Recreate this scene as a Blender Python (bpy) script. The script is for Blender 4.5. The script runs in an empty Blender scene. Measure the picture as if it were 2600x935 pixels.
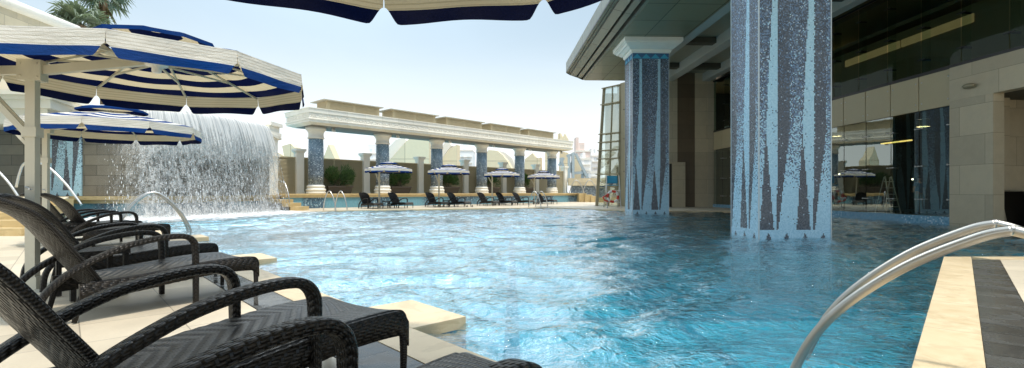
import bpy, math, random
from mathutils import Vector, Matrix, noise
R = math.radians
PI = math.pi
rnd = random.Random(7)
scene = bpy.context.scene
COL = scene.collection

# ---------------------------------------------------------------- camera frame used to survey the place
F_, EYE = 1240.0, 1.0
def at(px, py, Y):
    """world point on the survey ray (photo pixel) at depth Y"""
    return Vector(((px-1300)/F_*Y, Y, EYE-(py-488)/F_*Y))
def ax(px, Y): return (px-1300)/F_*Y

# ---------------------------------------------------------------- mesh builder
class MB:
    def __init__(s): s.v=[]; s.f=[]; s.uv=[]; s.mi=[]; s.sm=[]
    def quad(s, pts, uvs=None, mi=0, smooth=False):
        b=len(s.v); s.v += [tuple(p) for p in pts]
        s.f.append(list(range(b,b+len(pts)))); s.uv.append(uvs or [(0,0)]*len(pts)); s.mi.append(mi); s.sm.append(smooth)
    def prism(s, poly, z0, z1, mi_side=0, mi_top=0, bottom=True, u0=0.0):
        n=len(poly); a=sum(poly[i][0]*poly[(i+1)%n][1]-poly[(i+1)%n][0]*poly[i][1] for i in range(n))
        if a<0: poly=poly[::-1]
        u=u0
        for i in range(n):
            p,q=poly[i],poly[(i+1)%n]; L=math.hypot(q[0]-p[0],q[1]-p[1])
            s.quad([(p[0],p[1],z0),(q[0],q[1],z0),(q[0],q[1],z1),(p[0],p[1],z1)],[(u,z0),(u+L,z0),(u+L,z1),(u,z1)],mi_side); u+=L
        s.quad([(p[0],p[1],z1) for p in poly],[(p[0],p[1]) for p in poly],mi_top)
        if bottom: s.quad([(p[0],p[1],z0) for p in poly[::-1]],[(p[0],p[1]) for p in poly[::-1]],mi_side)
    def box(s, x0,x1,y0,y1,z0,z1, mi=0):
        s.prism([(x0,y0),(x1,y0),(x1,y1),(x0,y1)],z0,z1,mi,mi)
    def obox(s, c, ax_, ay, az, hx,hy,hz, mi=0):
        """oriented box: centre, unit axes, half sizes"""
        c=Vector(c); X=Vector(ax_)*hx; Y=Vector(ay)*hy; Z=Vector(az)*hz
        for (A,B,C,ha,hb) in ((X,Y,Z,hx,hy),(-X,-Y,Z,hx,hy),(Y,-X,Z,hy,hx),(-Y,X,Z,hy,hx)):
            pts=[c+A-B-C,c+A+B-C,c+A+B+C,c+A-B+C]
            s.quad(pts,[(0,0),(2*hb,0),(2*hb,2*hz),(0,2*hz)],mi)
        s.quad([c-X-Y+Z,c+X-Y+Z,c+X+Y+Z,c-X+Y+Z],[(0,0),(2*hx,0),(2*hx,2*hy),(0,2*hy)],mi)
        s.quad([c-X+Y-Z,c+X+Y-Z,c+X-Y-Z,c-X-Y-Z],[(0,0),(2*hx,0),(2*hx,2*hy),(0,2*hy)],mi)
    def bar(s, p, q, w, t=None, up=(0,0,1), mi=0):
        p=Vector(p); q=Vector(q); d=(q-p); L=d.length; d.normalize(); t=t or w
        up=Vector(up)
        if abs(d.dot(up))>.98: up=Vector((0,1,0))
        sd=d.cross(up).normalized(); u2=sd.cross(d).normalized()
        s.obox((p+q)/2,d,sd,u2,L/2,w/2,t/2,mi)
    def sweep(s, path, section, closed=False, caps=True, smooth=True, up=(0,0,1), scale=None, side=None, mi=0, uoff=0):
        """section: list of (a,b): a along side vector, b along normal"""
        path=[Vector(p) for p in path]; n=len(path); m=len(section); rings=[]; L=[0]
        per=[0]
        for j in range(m): 
            a,b=section[j],section[(j+1)%m]; per.append(per[-1]+math.hypot(a[0]-b[0],a[1]-b[1]))
        prev=None
        for i in range(n):
            if i: L.append(L[-1]+(path[i]-path[i-1]).length)
            t=(path[min(i+1,n-1)]-path[max(i-1,0)]).normalized()
            if side is not None: sd=Vector(side)
            else:
                u=Vector(up) if prev is None else prev
                if abs(t.dot(u))>.98 and prev is None: u=Vector((0,1,0))
                sd=t.cross(u).normalized()
            nn=sd.cross(t).normalized(); prev=nn
            k=scale(i/(n-1)) if scale else (1,1)
            if not isinstance(k,tuple): k=(k,k)
            rings.append([path[i]+sd*(a*k[0])+nn*(b*k[1]) for a,b in section])
        b0=len(s.v)
        for r in rings: s.v += [tuple(p) for p in r]
        for i in range(n-1):
            for j in range(m):
                k=(j+1)%m
                s.f.append([b0+i*m+j,b0+i*m+k,b0+(i+1)*m+k,b0+(i+1)*m+j][::-1])
                s.uv.append([(L[i]+uoff,per[j]),(L[i]+uoff,per[j+1]),(L[i+1]+uoff,per[j+1]),(L[i+1]+uoff,per[j])][::-1]); s.mi.append(mi); s.sm.append(smooth)
        if caps:
            s.f.append([b0+j for j in range(m)]); s.uv.append([(0,0)]*m); s.mi.append(mi); s.sm.append(False)
            s.f.append([b0+(n-1)*m+j for j in range(m)][::-1]); s.uv.append([(0,0)]*m); s.mi.append(mi); s.sm.append(False)
    def tube(s, path, r, seg=10, scale=None, mi=0, **k):
        s.sweep(path,[(r*math.cos(2*PI*j/seg),r*math.sin(2*PI*j/seg)) for j in range(seg)],scale=scale,mi=mi,**k)
    def lathe(s, prof, c=(0,0,0), seg=24, smooth=True, mi=0, closed_top=True):
        b0=len(s.v); n=len(prof); L=[0]
        for i in range(1,n): L.append(L[-1]+math.hypot(prof[i][0]-prof[i-1][0],prof[i][1]-prof[i-1][1]))
        for r,z in prof:
            for j in range(seg):
                a=2*PI*j/seg; s.v.append((c[0]+r*math.cos(a),c[1]+r*math.sin(a),c[2]+z))
        R0=max(p[0] for p in prof)
        for i in range(n-1):
            for j in range(seg):
                k=(j+1)%seg
                s.f.append([b0+i*seg+j,b0+i*seg+k,b0+(i+1)*seg+k,b0+(i+1)*seg+j])
                u0,u1=2*PI*R0*j/seg,2*PI*R0*(j+1)/seg
                s.uv.append([(u0,c[2]+prof[i][1]),(u1,c[2]+prof[i][1]),(u1,c[2]+prof[i+1][1]),(u0,c[2]+prof[i+1][1])]); s.mi.append(mi); s.sm.append(smooth)
        if closed_top:
            s.f.append([b0+(n-1)*seg+j for j in range(seg)]); s.uv.append([(0,0)]*seg); s.mi.append(mi); s.sm.append(False)
            s.f.append([b0+j for j in range(seg)][::-1]); s.uv.append([(0,0)]*seg); s.mi.append(mi); s.sm.append(False)
    def grid(s, fn, nu, nv, uvfn=None, smooth=True, mi=0):
        b0=len(s.v)
        for i in range(nu+1):
            for j in range(nv+1): s.v.append(tuple(fn(i/nu,j/nv)))
        g=lambda i,j:b0+i*(nv+1)+j
        for i in range(nu):
            for j in range(nv):
                s.f.append([g(i,j),g(i+1,j),g(i+1,j+1),g(i,j+1)])
                q=[(i/nu,j/nv),((i+1)/nu,j/nv),((i+1)/nu,(j+1)/nv),(i/nu,(j+1)/nv)]
                s.uv.append([uvfn(*a) if uvfn else a for a in q]); s.mi.append(mi); s.sm.append(smooth)
    def ellipsoid(s, c, r, seg=12, rings=8, mi=0):
        prof=[(max(1e-4,math.sin(PI*i/rings)),-math.cos(PI*i/rings)) for i in range(rings+1)]
        b0=len(s.v); s.lathe(prof,seg=seg,closed_top=False,mi=mi)
        for i in range(b0,len(s.v)):
            p=s.v[i]; s.v[i]=(c[0]+p[0]*r[0],c[1]+p[1]*r[1],c[2]+p[2]*r[2])
    def build(s, name, mat, parent=None, merge=False, bevel=0, solid=0, subsurf=0):
        me=bpy.data.meshes.new(name); me.from_pydata(s.v,[],s.f)
        ul=me.uv_layers.new(name='UVMap'); flat=[c for f in s.uv for uv in f for c in uv]
        ul.data.foreach_set('uv',flat)
        for m in (mat if isinstance(mat,(list,tuple)) else [mat]): me.materials.append(m)
        me.polygons.foreach_set('material_index',s.mi); me.polygons.foreach_set('use_smooth',s.sm)
        me.update()
        o=bpy.data.objects.new(name,me); COL.objects.link(o)
        if merge:
            import bmesh
            bm=bmesh.new(); bm.from_mesh(me); bmesh.ops.remove_doubles(bm,verts=bm.verts,dist=1e-4); bm.to_mesh(me); bm.free()
        if solid:
            m=o.modifiers.new('Solid','SOLIDIFY'); m.thickness=solid; m.offset=0
        if bevel:
            m=o.modifiers.new('Bevel','BEVEL'); m.width=bevel; m.segments=2; m.limit_method='ANGLE'; m.angle_limit=R(40)
        if subsurf:
            m=o.modifiers.new('Sub','SUBSURF'); m.levels=subsurf; m.render_levels=subsurf
        if parent: o.parent=parent
        return o

def tag(o, label=None, cat=None, group=None, kind=None):
    if label: o['label']=label
    if cat: o['category']=cat
    if group: o['group']=group
    if kind: o['kind']=kind
    return o
def empty(name, loc=(0,0,0), rz=0, label=None, cat=None, group=None):
    o=bpy.data.objects.new(name,None); COL.objects.link(o); o.location=loc; o.rotation_euler=(0,0,rz); o.empty_display_size=.2
    return tag(o,label,cat,group)
def copy_tree(o, parent=None):
    c=o.copy(); COL.objects.link(c)
    if parent: c.parent=parent
    for ch in [x for x in o.children]: copy_tree(ch,c)
    return c

# ---------------------------------------------------------------- shader helpers
class E:
    """socket wrapper with arithmetic"""
    nt=None
    def __init__(s,k): s.k=k
    @staticmethod
    def op(o,*a,clamp=False):
        n=E.nt.nodes.new('ShaderNodeMath'); n.operation=o; n.use_clamp=clamp
        for i,x in enumerate(a):
            if isinstance(x,E): E.nt.links.new(x.k,n.inputs[i])
            else: n.inputs[i].default_value=x
        return E(n.outputs[0])
    def __add__(s,o): return E.op('ADD',s,o)
    __radd__=__add__
    def __sub__(s,o): return E.op('SUBTRACT',s,o)
    def __rsub__(s,o): return E.op('SUBTRACT',o,s)
    def __mul__(s,o): return E.op('MULTIPLY',s,o)
    __rmul__=__mul__
    def __truediv__(s,o): return E.op('DIVIDE',s,o)
    def lt(s,o): return E.op('LESS_THAN',s,o)
    def gt(s,o): return E.op('GREATER_THAN',s,o)
    def mx(s,o): return E.op('MAXIMUM',s,o)
    def mn(s,o): return E.op('MINIMUM',s,o)
    def floor(s): return E.op('FLOOR',s)
    def fract(s): return E.op('FRACT',s)
    def abs(s): return E.op('ABSOLUTE',s)
    def sin(s): return E.op('SINE',s)
    def pw(s,o): return E.op('POWER',s,o)
    def mod(s,o): return E.op('FLOORED_MODULO',s,o)
    def clamp(s): return E.op('ADD',s,0.0,clamp=True)
    def ss(s,a,b):
        n=E.nt.nodes.new('ShaderNodeMapRange'); n.interpolation_type='SMOOTHSTEP'; E.nt.links.new(s.k,n.inputs[0])
        n.inputs[1].default_value=a; n.inputs[2].default_value=b; return E(n.outputs[0])
def newmat(name):
    m=bpy.data.materials.new(name); m.use_nodes=True; nt=m.node_tree; nt.nodes.clear(); E.nt=nt
    out=nt.nodes.new('ShaderNodeOutputMaterial')
    return m,nt,out
def node(t,**k):
    n=E.nt.nodes.new(t)
    for a,b in k.items(): setattr(n,a,b)
    return n
def setin(n,name,v):
    if isinstance(v,E): E.nt.links.new(v.k,n.inputs[name])
    elif hasattr(v,'links') : E.nt.links.new(v,n.inputs[name])
    elif isinstance(v,(tuple,list)) and len(v)==3 and n.inputs[name].type=='RGBA': n.inputs[name].default_value=(*v,1)
    else: n.inputs[name].default_value=v
def mixc(f,a,b,mode='MIX'):
    n=node('ShaderNodeMix',data_type='RGBA',blend_type=mode)
    for i,v in ((0,f),(6,a),(7,b)):
        if isinstance(v,E): E.nt.links.new(v.k,n.inputs[i])
        elif isinstance(v,(tuple,list)): n.inputs[i].default_value=(*v,1)
        else: n.inputs[i].default_value=v
    return E(n.outputs[2])
def uvxy():
    n=node('ShaderNodeUVMap'); s=node('ShaderNodeSeparateXYZ'); E.nt.links.new(n.outputs[0],s.inputs[0])
    return E(s.outputs[0]),E(s.outputs[1])
def vec(x,y,z=0.0):
    n=node('ShaderNodeCombineXYZ')
    for i,v in enumerate((x,y,z)):
        if isinstance(v,E): E.nt.links.new(v.k,n.inputs[i])
        else: n.inputs[i].default_value=v
    return E(n.outputs[0])
def objco():
    n=node('ShaderNodeTexCoord'); return E(n.outputs['Object'])
def geopos():
    n=node('ShaderNodeNewGeometry'); return E(n.outputs['Position'])
def noisef(co,scale,detail=3,rough=.5,dist=0.0,color=False):
    n=node('ShaderNodeTexNoise'); setin(n,'Vector',co); n.inputs['Scale'].default_value=scale; n.inputs['Detail'].default_value=detail
    n.inputs['Roughness'].default_value=rough; n.inputs['Distortion'].default_value=dist
    return E(n.outputs[1 if color else 0])
def white(co,color=False):
    n=node('ShaderNodeTexWhiteNoise',noise_dimensions='3D'); setin(n,'Vector',co); return E(n.outputs[1 if color else 0])
def mapping(co,scale):
    n=node('ShaderNodeMapping'); setin(n,'Vector',co); n.inputs['Scale'].default_value=scale; return E(n.outputs[0])
def bump(h,strength=.3,dist=.01,normal=None):
    n=node('ShaderNodeBump'); setin(n,'Height',h); n.inputs['Strength'].default_value=strength; n.inputs['Distance'].default_value=dist
    if normal: setin(n,'Normal',normal)
    return E(n.outputs[0])
def principled(out,color,rough=.6,metal=0.0,normal=None,spec=.5,coat=0,emit=None,estr=0,transl=0):
    p=node('ShaderNodeBsdfPrincipled'); setin(p,'Base Color',color); setin(p,'Roughness',rough); setin(p,'Metallic',metal)
    p.inputs['Specular IOR Level'].default_value=spec
    if coat: p.inputs['Coat Weight'].default_value=coat; p.inputs['Coat Roughness'].default_value=.08
    if normal: setin(p,'Normal',normal)
    if emit: setin(p,'Emission Color',emit); p.inputs['Emission Strength'].default_value=estr
    E.nt.links.new(p.outputs[0],out.inputs[0]); return p

def m_plain(name,c,rough=.6,metal=0.0,var=.12,scale=2.5,bmp=.15,spec=.5,bscale=40):
    """painted / cast surface: cloudy tone variation, fine grain, faint bump"""
    m,nt,out=newmat(name); co=objco()
    f=noisef(co,scale,5,.6); g=noisef(co,scale*14,3,.6)
    k=(f*.7+g*.3)*2.0-1.0
    c2=mixc((k*.5+.5).clamp(),tuple(x*(1-var*1.6) for x in c),tuple(min(1,x*(1+var)) for x in c))
    principled(out,c2,(g*.2+(rough-.1)),metal,bump(noisef(co,bscale,3),bmp,.004),spec)
    return m
def m_brick(name,c,joint,bw,bh,mortar=.012,off=.5,rough=.6,var=.12,spec=.5,bmp=.5,wet=False,uvscale=1.0):
    m,nt,out=newmat(name); u,v=uvxy()
    iv=(v/bh).floor(); uu=u/bw+(iv.mod(2.0))*off; iu=uu.floor()
    fu=uu.fract(); fv=(v/bh).fract()
    du=(fu-.5).abs()*bw; dv=(fv-.5).abs()*bh
    line=du.gt(bw/2-mortar/2).mx(dv.gt(bh/2-mortar/2))
    cell=white(vec(iu,iv)); co=objco()
    n1=noisef(co,3,5,.6); n2=noisef(co,45,3,.7)
    k=((cell-.5)*.9+(n1-.5)*1.2+(n2-.5)*.8+.5).clamp()
    c1=mixc(k,tuple(x*(1-var*1.5) for x in c),tuple(min(1,x*(1+var)) for x in c))
    col=mixc(line,c1,joint)
    rg=(n1*.35+(rough-.17)) if not wet else (n1.ss(.42,.62)*.35+.06)
    principled(out,col,rg,0.0,bump((1.0-line)*.7+n2*.12,bmp,.006),spec)
    return m

def m_mosaic_pattern(name,period,off=0.0,hmid=2.45,hoff=.10):
    """tall mosaic wedges: pale, dark and dithered tiles, per tile"""
    m,nt,out=newmat(name); u,v=uvxy(); ts=.026
    iu=(u/ts).floor(); iv=(v/ts).floor()
    w=white(vec(iu,iv,3.0)); w2=white(vec(iu,iv,11.0)); w3=white(vec(iu,iv,23.0))
    p=((iu*ts+off)/period).fract(); h=iv*ts+hoff
    hh=h/hmid; up=((h-hmid)/3.4).clamp()
    jit=(w-.5)*.008
    p=p+jit
    low=hh.lt(1.0)
    tri=p.gt(hh*.18)*p.lt(.42-hh*.24)*low
    Lh=hh.mn(1.0)*.05+.46
    left=low*(.42-hh*.24)+(1.0-low)*(up*.19+.18)
    pale=p.gt(left)*p.lt(Lh)
    Rh=hh.mn(1.0)*.33+.49
    wedge=p.gt(Lh)*p.lt(Rh)
    # dithered zone
    dens=((h-1.0)/2.6).clamp()                      # chance of a dark tile
    edge=wedge*(1.0-up*.35)
    navy=mixc(w2,(.022,.034,.055),(.05,.07,.10))
    blue=mixc(w2,(.07,.13,.23),(.14,.23,.35))
    slate=mixc(w2,(.026,.038,.058),(.052,.068,.095))
    palec=mixc(w2,(.33,.57,.71),(.40,.63,.75))
    whit=(.42,.52,.62)
    d1=mixc(w3.lt(dens*.90),palec,blue)
    d2=mixc(w.lt(dens*.42+up*.15+.02),d1,navy)
    d3=mixc(w3.gt(1.0-dens*.045),d2,whit)
    dk=mixc(w.lt(up*.30),slate,blue)
    dk=mixc(w3.gt(.985),dk,whit)
    palec2=mixc(w3.gt(.972),palec,mixc(w,blue,navy))
    col=mixc(wedge,d3,dk); col=mixc(tri,col,dk); col=mixc(pale,col,palec2)
    col=mixc(h.lt(.22),col,palec)
    col=mixc(((p.mod(.5)-.25).abs()*1.7).lt(.145-h),col,slate)
    gu=((u/ts).fract()-.5).abs(); gv=((v/ts).fract()-.5).abs()
    gr=gu.mx(gv).gt(.45)
    col=mixc(gr*.30,col,(.16,.19,.21))
    big=noisef(objco(),.7,3)
    col=mixc((big-.35).clamp()*.5,col,mixc(.5,col,(.5,.5,.45)))
    nrm=bump((1.0-gr)+w2*.8,.35,.003)
    principled(out,col,w2*.25+.14,0.0,nrm,.6)
    return m
def m_mosaic_speckle(name,c0,c1,cw,zdark=None,ts=.05,patch=0.0,patchc=(.2,.45,.55)):
    m,nt,out=newmat(name); u,v=uvxy()
    iu=(u/ts).floor(); iv=(v/ts).floor(); w=white(vec(iu,iv,1.0)); w2=white(vec(iu,iv,7.0))
    col=mixc(w,c0,c1); col=mixc(w2.gt(.9),col,cw)
    if zdark:
        a,b=zdark; t=((v-a)/(b-a)).clamp(); col=mixc((t*1.2-w*.5).clamp()*.8,col,mixc(w2,(.16,.30,.43),(.30,.47,.6)))
    if patch:
        t=noisef(vec(u/patch,3.0),1.0,1); col=mixc((t.ss(.47,.55)+(w-.5)*.3).clamp(),col,mixc(w2,patchc,tuple(x*.75 for x in patchc)))
    gr=((u/ts).fract()-.5).abs().mx(((v/ts).fract()-.5).abs()).gt(.44)
    col=mixc(gr*.4,col,(.35,.38,.4))
    principled(out,col,w2*.25+.15,0.0,bump((1.0-gr)+w,.3,.003),.6)
    return m
def m_wicker(name,su=.056,sv=.0165,chev=10.0,c0=(.011,.0095,.008),c1=(.027,.022,.017),sp=.32,gap=.76,step=.25,ac=.7):
    m,nt,out=newmat(name); u,v=uvxy()
    i=(v/sv).floor(); fv=(v/sv).fract()
    tri=((i.mod(chev)-chev/2).abs())*step
    f=(u/su+tri).fract()
    hump=((f/gap).mn(1.0)*PI).sin().mx(0.0).pw(.55)
    across=(fv*PI).sin().pw(ac)
    hgt=hump*across
    cell=white(vec(i,(u/su+tri).floor()))
    co=objco(); n=noisef(co,6,3)
    c=mixc(hgt.ss(.15,.75),(.003,.0026,.0022),mixc(cell,c0,c1))
    c=mixc((n-.45).clamp()*1.2,c,(.022,.016,.010))
    rg=cell*.16+.27
    principled(out,c,rg,0.0,bump(hgt,.75,.008),sp)
    return m
def m_stone(name,c,c2,scale=6,rough=.5,joint=0):
    m,nt,out=newmat(name); co=objco()
    n=noisef(co,scale,7,.62,1.2); g=noisef(co,90,3,.7); vein=noisef(mapping(co,(1,1,4)),scale*.6,4,.6,3.0)
    c1=mixc((n*1.6-.3).clamp(),c,c2); c1=mixc(vein.ss(.52,.6)*.35,c1,tuple(x*.72 for x in c))
    c1=mixc((g-.5).clamp()*.9,c1,tuple(x*.6 for x in c))
    hgt=g*.6+n
    if joint:
        u,v=uvxy(); f=((u/joint).fract()-.5).abs().gt(.5-.004/joint); sl=white(vec((u/joint).floor(),2.0))
        c1=mixc((sl-.5).abs()*.5,c1,tuple(x*.80 for x in c)); c1=mixc(f*.75,c1,tuple(x*.38 for x in c)); hgt=hgt-f*2.0
        wet=noisef(vec(u,v*1.6,4.0),1.1,3); c1=mixc(wet.ss(.56,.66)*.28,c1,tuple(x*.55 for x in c))
    principled(out,c1,n*.4+(rough-.2),0.0,bump(hgt,.25,.006),.5)
    return m
def m_metal(name,c=(.62,.61,.58),rough=.28):
    m,nt,out=newmat(name); co=objco(); n=noisef(co,25,4); g=noisef(mapping(co,(300,300,8)),1,2)
    principled(out,mixc(n,tuple(x*.85 for x in c),c),n*.15+g*.08+(rough-.1),1.0,bump(g,.08,.002))
    return m
def m_emit(name,c,s):
    m,nt,out=newmat(name); e=node('ShaderNodeEmission'); e.inputs[0].default_value=(*c,1); e.inputs[1].default_value=s
    n=noisef(objco(),3,2); c2=mixc(n,tuple(x*.7 for x in c),c); E.nt.links.new(c2.k,e.inputs[0])
    E.nt.links.new(e.outputs[0],out.inputs[0]); return m
def m_glass(name,tint=(.62,.75,.70),ior=1.55,rough=.0,bm=.02,base=.03,k=1.2):
    m,nt,out=newmat(name)
    t=node('ShaderNodeBsdfTransparent'); t.inputs[0].default_value=(*tint,1)
    g=node('ShaderNodeBsdfGlossy'); g.inputs['Roughness'].default_value=rough; g.inputs[0].default_value=(.86,.95,.9,1)
    nb=bump(noisef(objco(),.7,2),bm,.2); setin(g,'Normal',nb)
    f=node('ShaderNodeFresnel'); f.inputs[0].default_value=ior
    x=node('ShaderNodeMixShader'); fac=(E(f.outputs[0])*k+base).clamp()
    E.nt.links.new(fac.k,x.inputs[0]); E.nt.links.new(t.outputs[0],x.inputs[1]); E.nt.links.new(g.outputs[0],x.inputs[2])
    E.nt.links.new(x.outputs[0],out.inputs[0]); return m
def m_fabric(name,kind):
    """canopy cloth; uv: x along the edge (m), y radial/vertical (m from the rim or from the top of the valance)"""
    m,nt,out=newmat(name); u,v=uvxy()
    blue=(.010,.060,.25); cream=(.86,.84,.78); tan=(.46,.41,.31)
    if kind=='canopy':
        st=(v/.335).fract().lt(.53)          # blue first at the rim
        fine=(v/.0336).fract().lt(.20)
        cr=mixc(fine*.35,cream,tan)
        col=mixc(st,cr,blue)
        isblue=st; pip=((v/.335).fract()-.53).abs().lt(.02); col=mixc(pip,col,(.85,.85,.82))
    else:
        fine=((v-.008)/.030).fract().lt(.30)
        cr=mixc(fine*.45,cream,tan)
        isblue=v.gt(.140); col=mixc(isblue,cr,blue)
        col=mixc((v-.140).abs().lt(.004),col,(.85,.85,.82))
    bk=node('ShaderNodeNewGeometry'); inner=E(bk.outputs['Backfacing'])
    col=mixc(inner,col,mixc(isblue,mixc(1.0,col,(.80,.72,.58),'MULTIPLY'),(.006,.012,.055)))   # shaded underside put into the colour: inner face darker and warmer
    n=noisef(objco(),120,2); dirt=noisef(objco(),2.2,4); col=mixc((dirt-.4).clamp()*.5,col,mixc(.5,col,(.3,.28,.25)))
    d=node('ShaderNodeBsdfDiffuse'); setin(d,'Color',col); t=node('ShaderNodeBsdfTranslucent')
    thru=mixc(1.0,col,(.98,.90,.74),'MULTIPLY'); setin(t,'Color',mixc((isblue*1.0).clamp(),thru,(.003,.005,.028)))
    nb=bump(n*.3+noisef(mapping(objco(),(1,1,2.5)),2.6,4,.6,.8)*2.0,.5,.03); setin(d,'Normal',nb)
    x=node('ShaderNodeMixShader'); x.inputs[0].default_value=.34
    E.nt.links.new(d.outputs[0],x.inputs[1]); E.nt.links.new(t.outputs[0],x.inputs[2]); E.nt.links.new(x.outputs[0],out.inputs[0])
    return m
def m_leaf(name,c,c2,trans=.3):
    m,nt,out=newmat(name); co=objco(); n=noisef(co,3.0,3); g=noisef(co,30,2)
    col=mixc((n*1.2+g*.5-.4).clamp(),c,c2)
    p=node('ShaderNodeBsdfPrincipled'); setin(p,'Base Color',col); p.inputs['Roughness'].default_value=.5
    t=node('ShaderNodeBsdfTranslucent'); setin(t,'Color',mixc(.5,col,(.2,.3,.05)))
    x=node('ShaderNodeMixShader'); x.inputs[0].default_value=trans
    E.nt.links.new(p.outputs[0],x.inputs[1]); E.nt.links.new(t.outputs[0],x.inputs[2]); E.nt.links.new(x.outputs[0],out.inputs[0]); return m

M={}
M['cream']=m_plain('cream_render',(.78,.74,.64),.6,var=.08)
M['creampale']=m_plain('pale_cast_stone',(.88,.85,.77),.6,var=.07)
M['entab']=m_brick('entablature_stone',(.88,.84,.74),(.62,.57,.48),1.3,2.4,.012,0,.6,.07)
M['relief']=m_plain('relief_stone',(.86,.81,.70),.65,var=.1)
M['sandblock']=m_brick('cream_block',(.64,.56,.40),(.42,.36,.26),1.0,.42,.014,.5,.65,.12)
M['greyblock']=m_brick('wet_grey_block',(.17,.155,.12),(.055,.05,.04),1.0,.42,.02,.5,.5,.18)
M['yellowcop']=m_stone('yellow_sandstone',(.52,.38,.17),(.64,.50,.27),2,.55)
M['coping']=m_stone('pool_coping_sandstone',(.62,.47,.27),(.76,.63,.43),3,.45,1.18)
M['tile']=m_brick('deck_tile',(.66,.57,.43),(.34,.29,.22),.60,.60,.008,0,.42,.08)
M['dark']=m_brick('dark_wet_slate',(.085,.083,.075),(.02,.02,.018),.33,.62,.010,0,.3,.22,wet=True)
M['poolwall']=m_mosaic_speckle('pool_wall_mosaic',(.02,.10,.19),(.05,.25,.38),(.3,.5,.6),ts=.06)
M['mosaicA']=m_mosaic_pattern('mosaic_wedges',.86,.0)
M['mosaicB']=m_mosaic_pattern('mosaic_wedges_far',.90,.0)
M['mosaicC']=m_mosaic_pattern('mosaic_wedges_left',.85,.2,2.2,-.83)
M['colmosaic']=m_mosaic_speckle('column_speckle_mosaic',(.06,.085,.12),(.19,.26,.335),(.5,.58,.64),(2.2,4.9),ts=.06)
M['ledgemosaic']=m_mosaic_speckle('ledge_mosaic',(.02,.06,.10),(.08,.18,.26),(.35,.5,.55),ts=.06,patch=2.6,patchc=(.16,.40,.50))
M['bandmosaic']=m_mosaic_speckle('band_mosaic',(.10,.30,.45),(.22,.46,.62),(.5,.65,.72),ts=.05,patch=3,patchc=(.2,.42,.58))
M['louvre']=m_plain('louvre_metal',(.56,.48,.31),.5,var=.10)
M['boxroof']=m_plain('roof_sheet',(.50,.47,.38),.5,var=.08)
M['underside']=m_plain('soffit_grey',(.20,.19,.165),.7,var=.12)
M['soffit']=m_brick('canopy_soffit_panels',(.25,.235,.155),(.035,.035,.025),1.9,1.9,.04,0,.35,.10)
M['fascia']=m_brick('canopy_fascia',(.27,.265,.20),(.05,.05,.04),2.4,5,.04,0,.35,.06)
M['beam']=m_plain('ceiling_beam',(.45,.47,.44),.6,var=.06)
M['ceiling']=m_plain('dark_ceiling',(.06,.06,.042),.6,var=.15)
M['stonewall']=m_brick('granite_panels',(.54,.46,.32),(.24,.2,.14),1.6,.92,.01,.5,.45,.10)
M['stonedark']=m_brick('dark_granite_panels',(.12,.085,.05),(.05,.035,.02),1.6,.92,.01,.5,.4,.14)
M['stonepale']=m_brick('pale_granite_panels',(.50,.44,.32),(.2,.17,.12),1.6,.92,.01,.5,.45,.08)
M['spandrel']=m_plain('spandrel_panel',(.50,.42,.26),.35,var=.05)
M['bronze']=m_plain('bronze_metal',(.33,.29,.19),.4,.15,var=.08)
M['steelpaint']=m_plain('grey_steel',(.50,.55,.56),.5,.2,var=.12)
M['black']=m_plain('black_panel',(.006,.006,.006),.35,var=.2)
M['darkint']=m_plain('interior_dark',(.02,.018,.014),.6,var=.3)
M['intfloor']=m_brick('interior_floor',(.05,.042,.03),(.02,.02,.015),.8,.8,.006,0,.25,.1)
M['intcove']=m_plain('interior_cove',(.22,.16,.08),.6,var=.1)
M['glass']=m_glass('facade_glass',(.66,.80,.74),1.62,base=.17,bm=.012)
M['glassup']=m_glass('upper_glass',(.40,.52,.46),1.5,base=0.0,k=.38,bm=.012)
M['bayglass']=m_glass('bay_glass',(.66,.74,.70),1.6,base=.35)
M['fin']=m_glass('glass_fin',(.80,.93,.87),1.5)
M['steel']=m_metal('stainless_steel')
M['steeldull']=m_metal('brushed_rail',(.52,.49,.43),.30)
M['pole']=m_plain('ivory_paint',(.60,.57,.46),.4,var=.06)
M['wicker']=m_wicker('dark_wicker')
M['wickerseat']=m_wicker('wicker_seat_lit',.042,.0145,36.0,(.070,.064,.055),(.175,.163,.143),.5,.68,.16,.5)  # sky sheen put into the colour: seat strands lighter than the frame
M['wickerback']=m_wicker('wicker_back_shaded',.050,.0165,10.0,(.004,.0034,.003),(.011,.0095,.008),.12)  # shade put into the colour: backs darker than the other wicker
M['wickerarm']=m_wicker('dark_wicker_arm',.034,.0125,6.0)
M['wickerleg']=m_wicker('dark_wicker_leg',.014,.02,2.0)
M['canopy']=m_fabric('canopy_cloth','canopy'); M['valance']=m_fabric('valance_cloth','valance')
M['leaf']=m_leaf('shrub_leaf',(.022,.075,.022),(.10,.19,.06)); M['palm']=m_leaf('palm_leaf',(.09,.13,.085),(.27,.32,.24),.25)
M['palmdry']=m_leaf('palm_dry',(.16,.12,.06),(.25,.2,.1)); M['bark']=m_plain('palm_bark',(.14,.10,.06),.9,var=.3,scale=8,bmp=.6)
M['planter']=m_plain('planter_brown',(.11,.085,.065),.6,var=.15)
M['white']=m_plain('white_paint',(.78,.78,.76),.4,var=.05); M['red']=m_plain('ring_red',(.60,.05,.03),.45,var=.1)
M['aqua']=m_plain('aqua_plastic',(.05,.36,.55),.35,var=.08)
M['warm']=m_emit('warm_strip',(1,.66,.18),2.2); M['warmdim']=m_emit('warm_dim',(1,.70,.30),.22); M['bulb']=m_emit('bulb',(1,.85,.6),9.0)
M['skin']=m_plain('skin',(.42,.26,.18),.5,var=.06); M['hair']=m_plain('hair',(.012,.01,.008),.5,var=.2)
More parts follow.
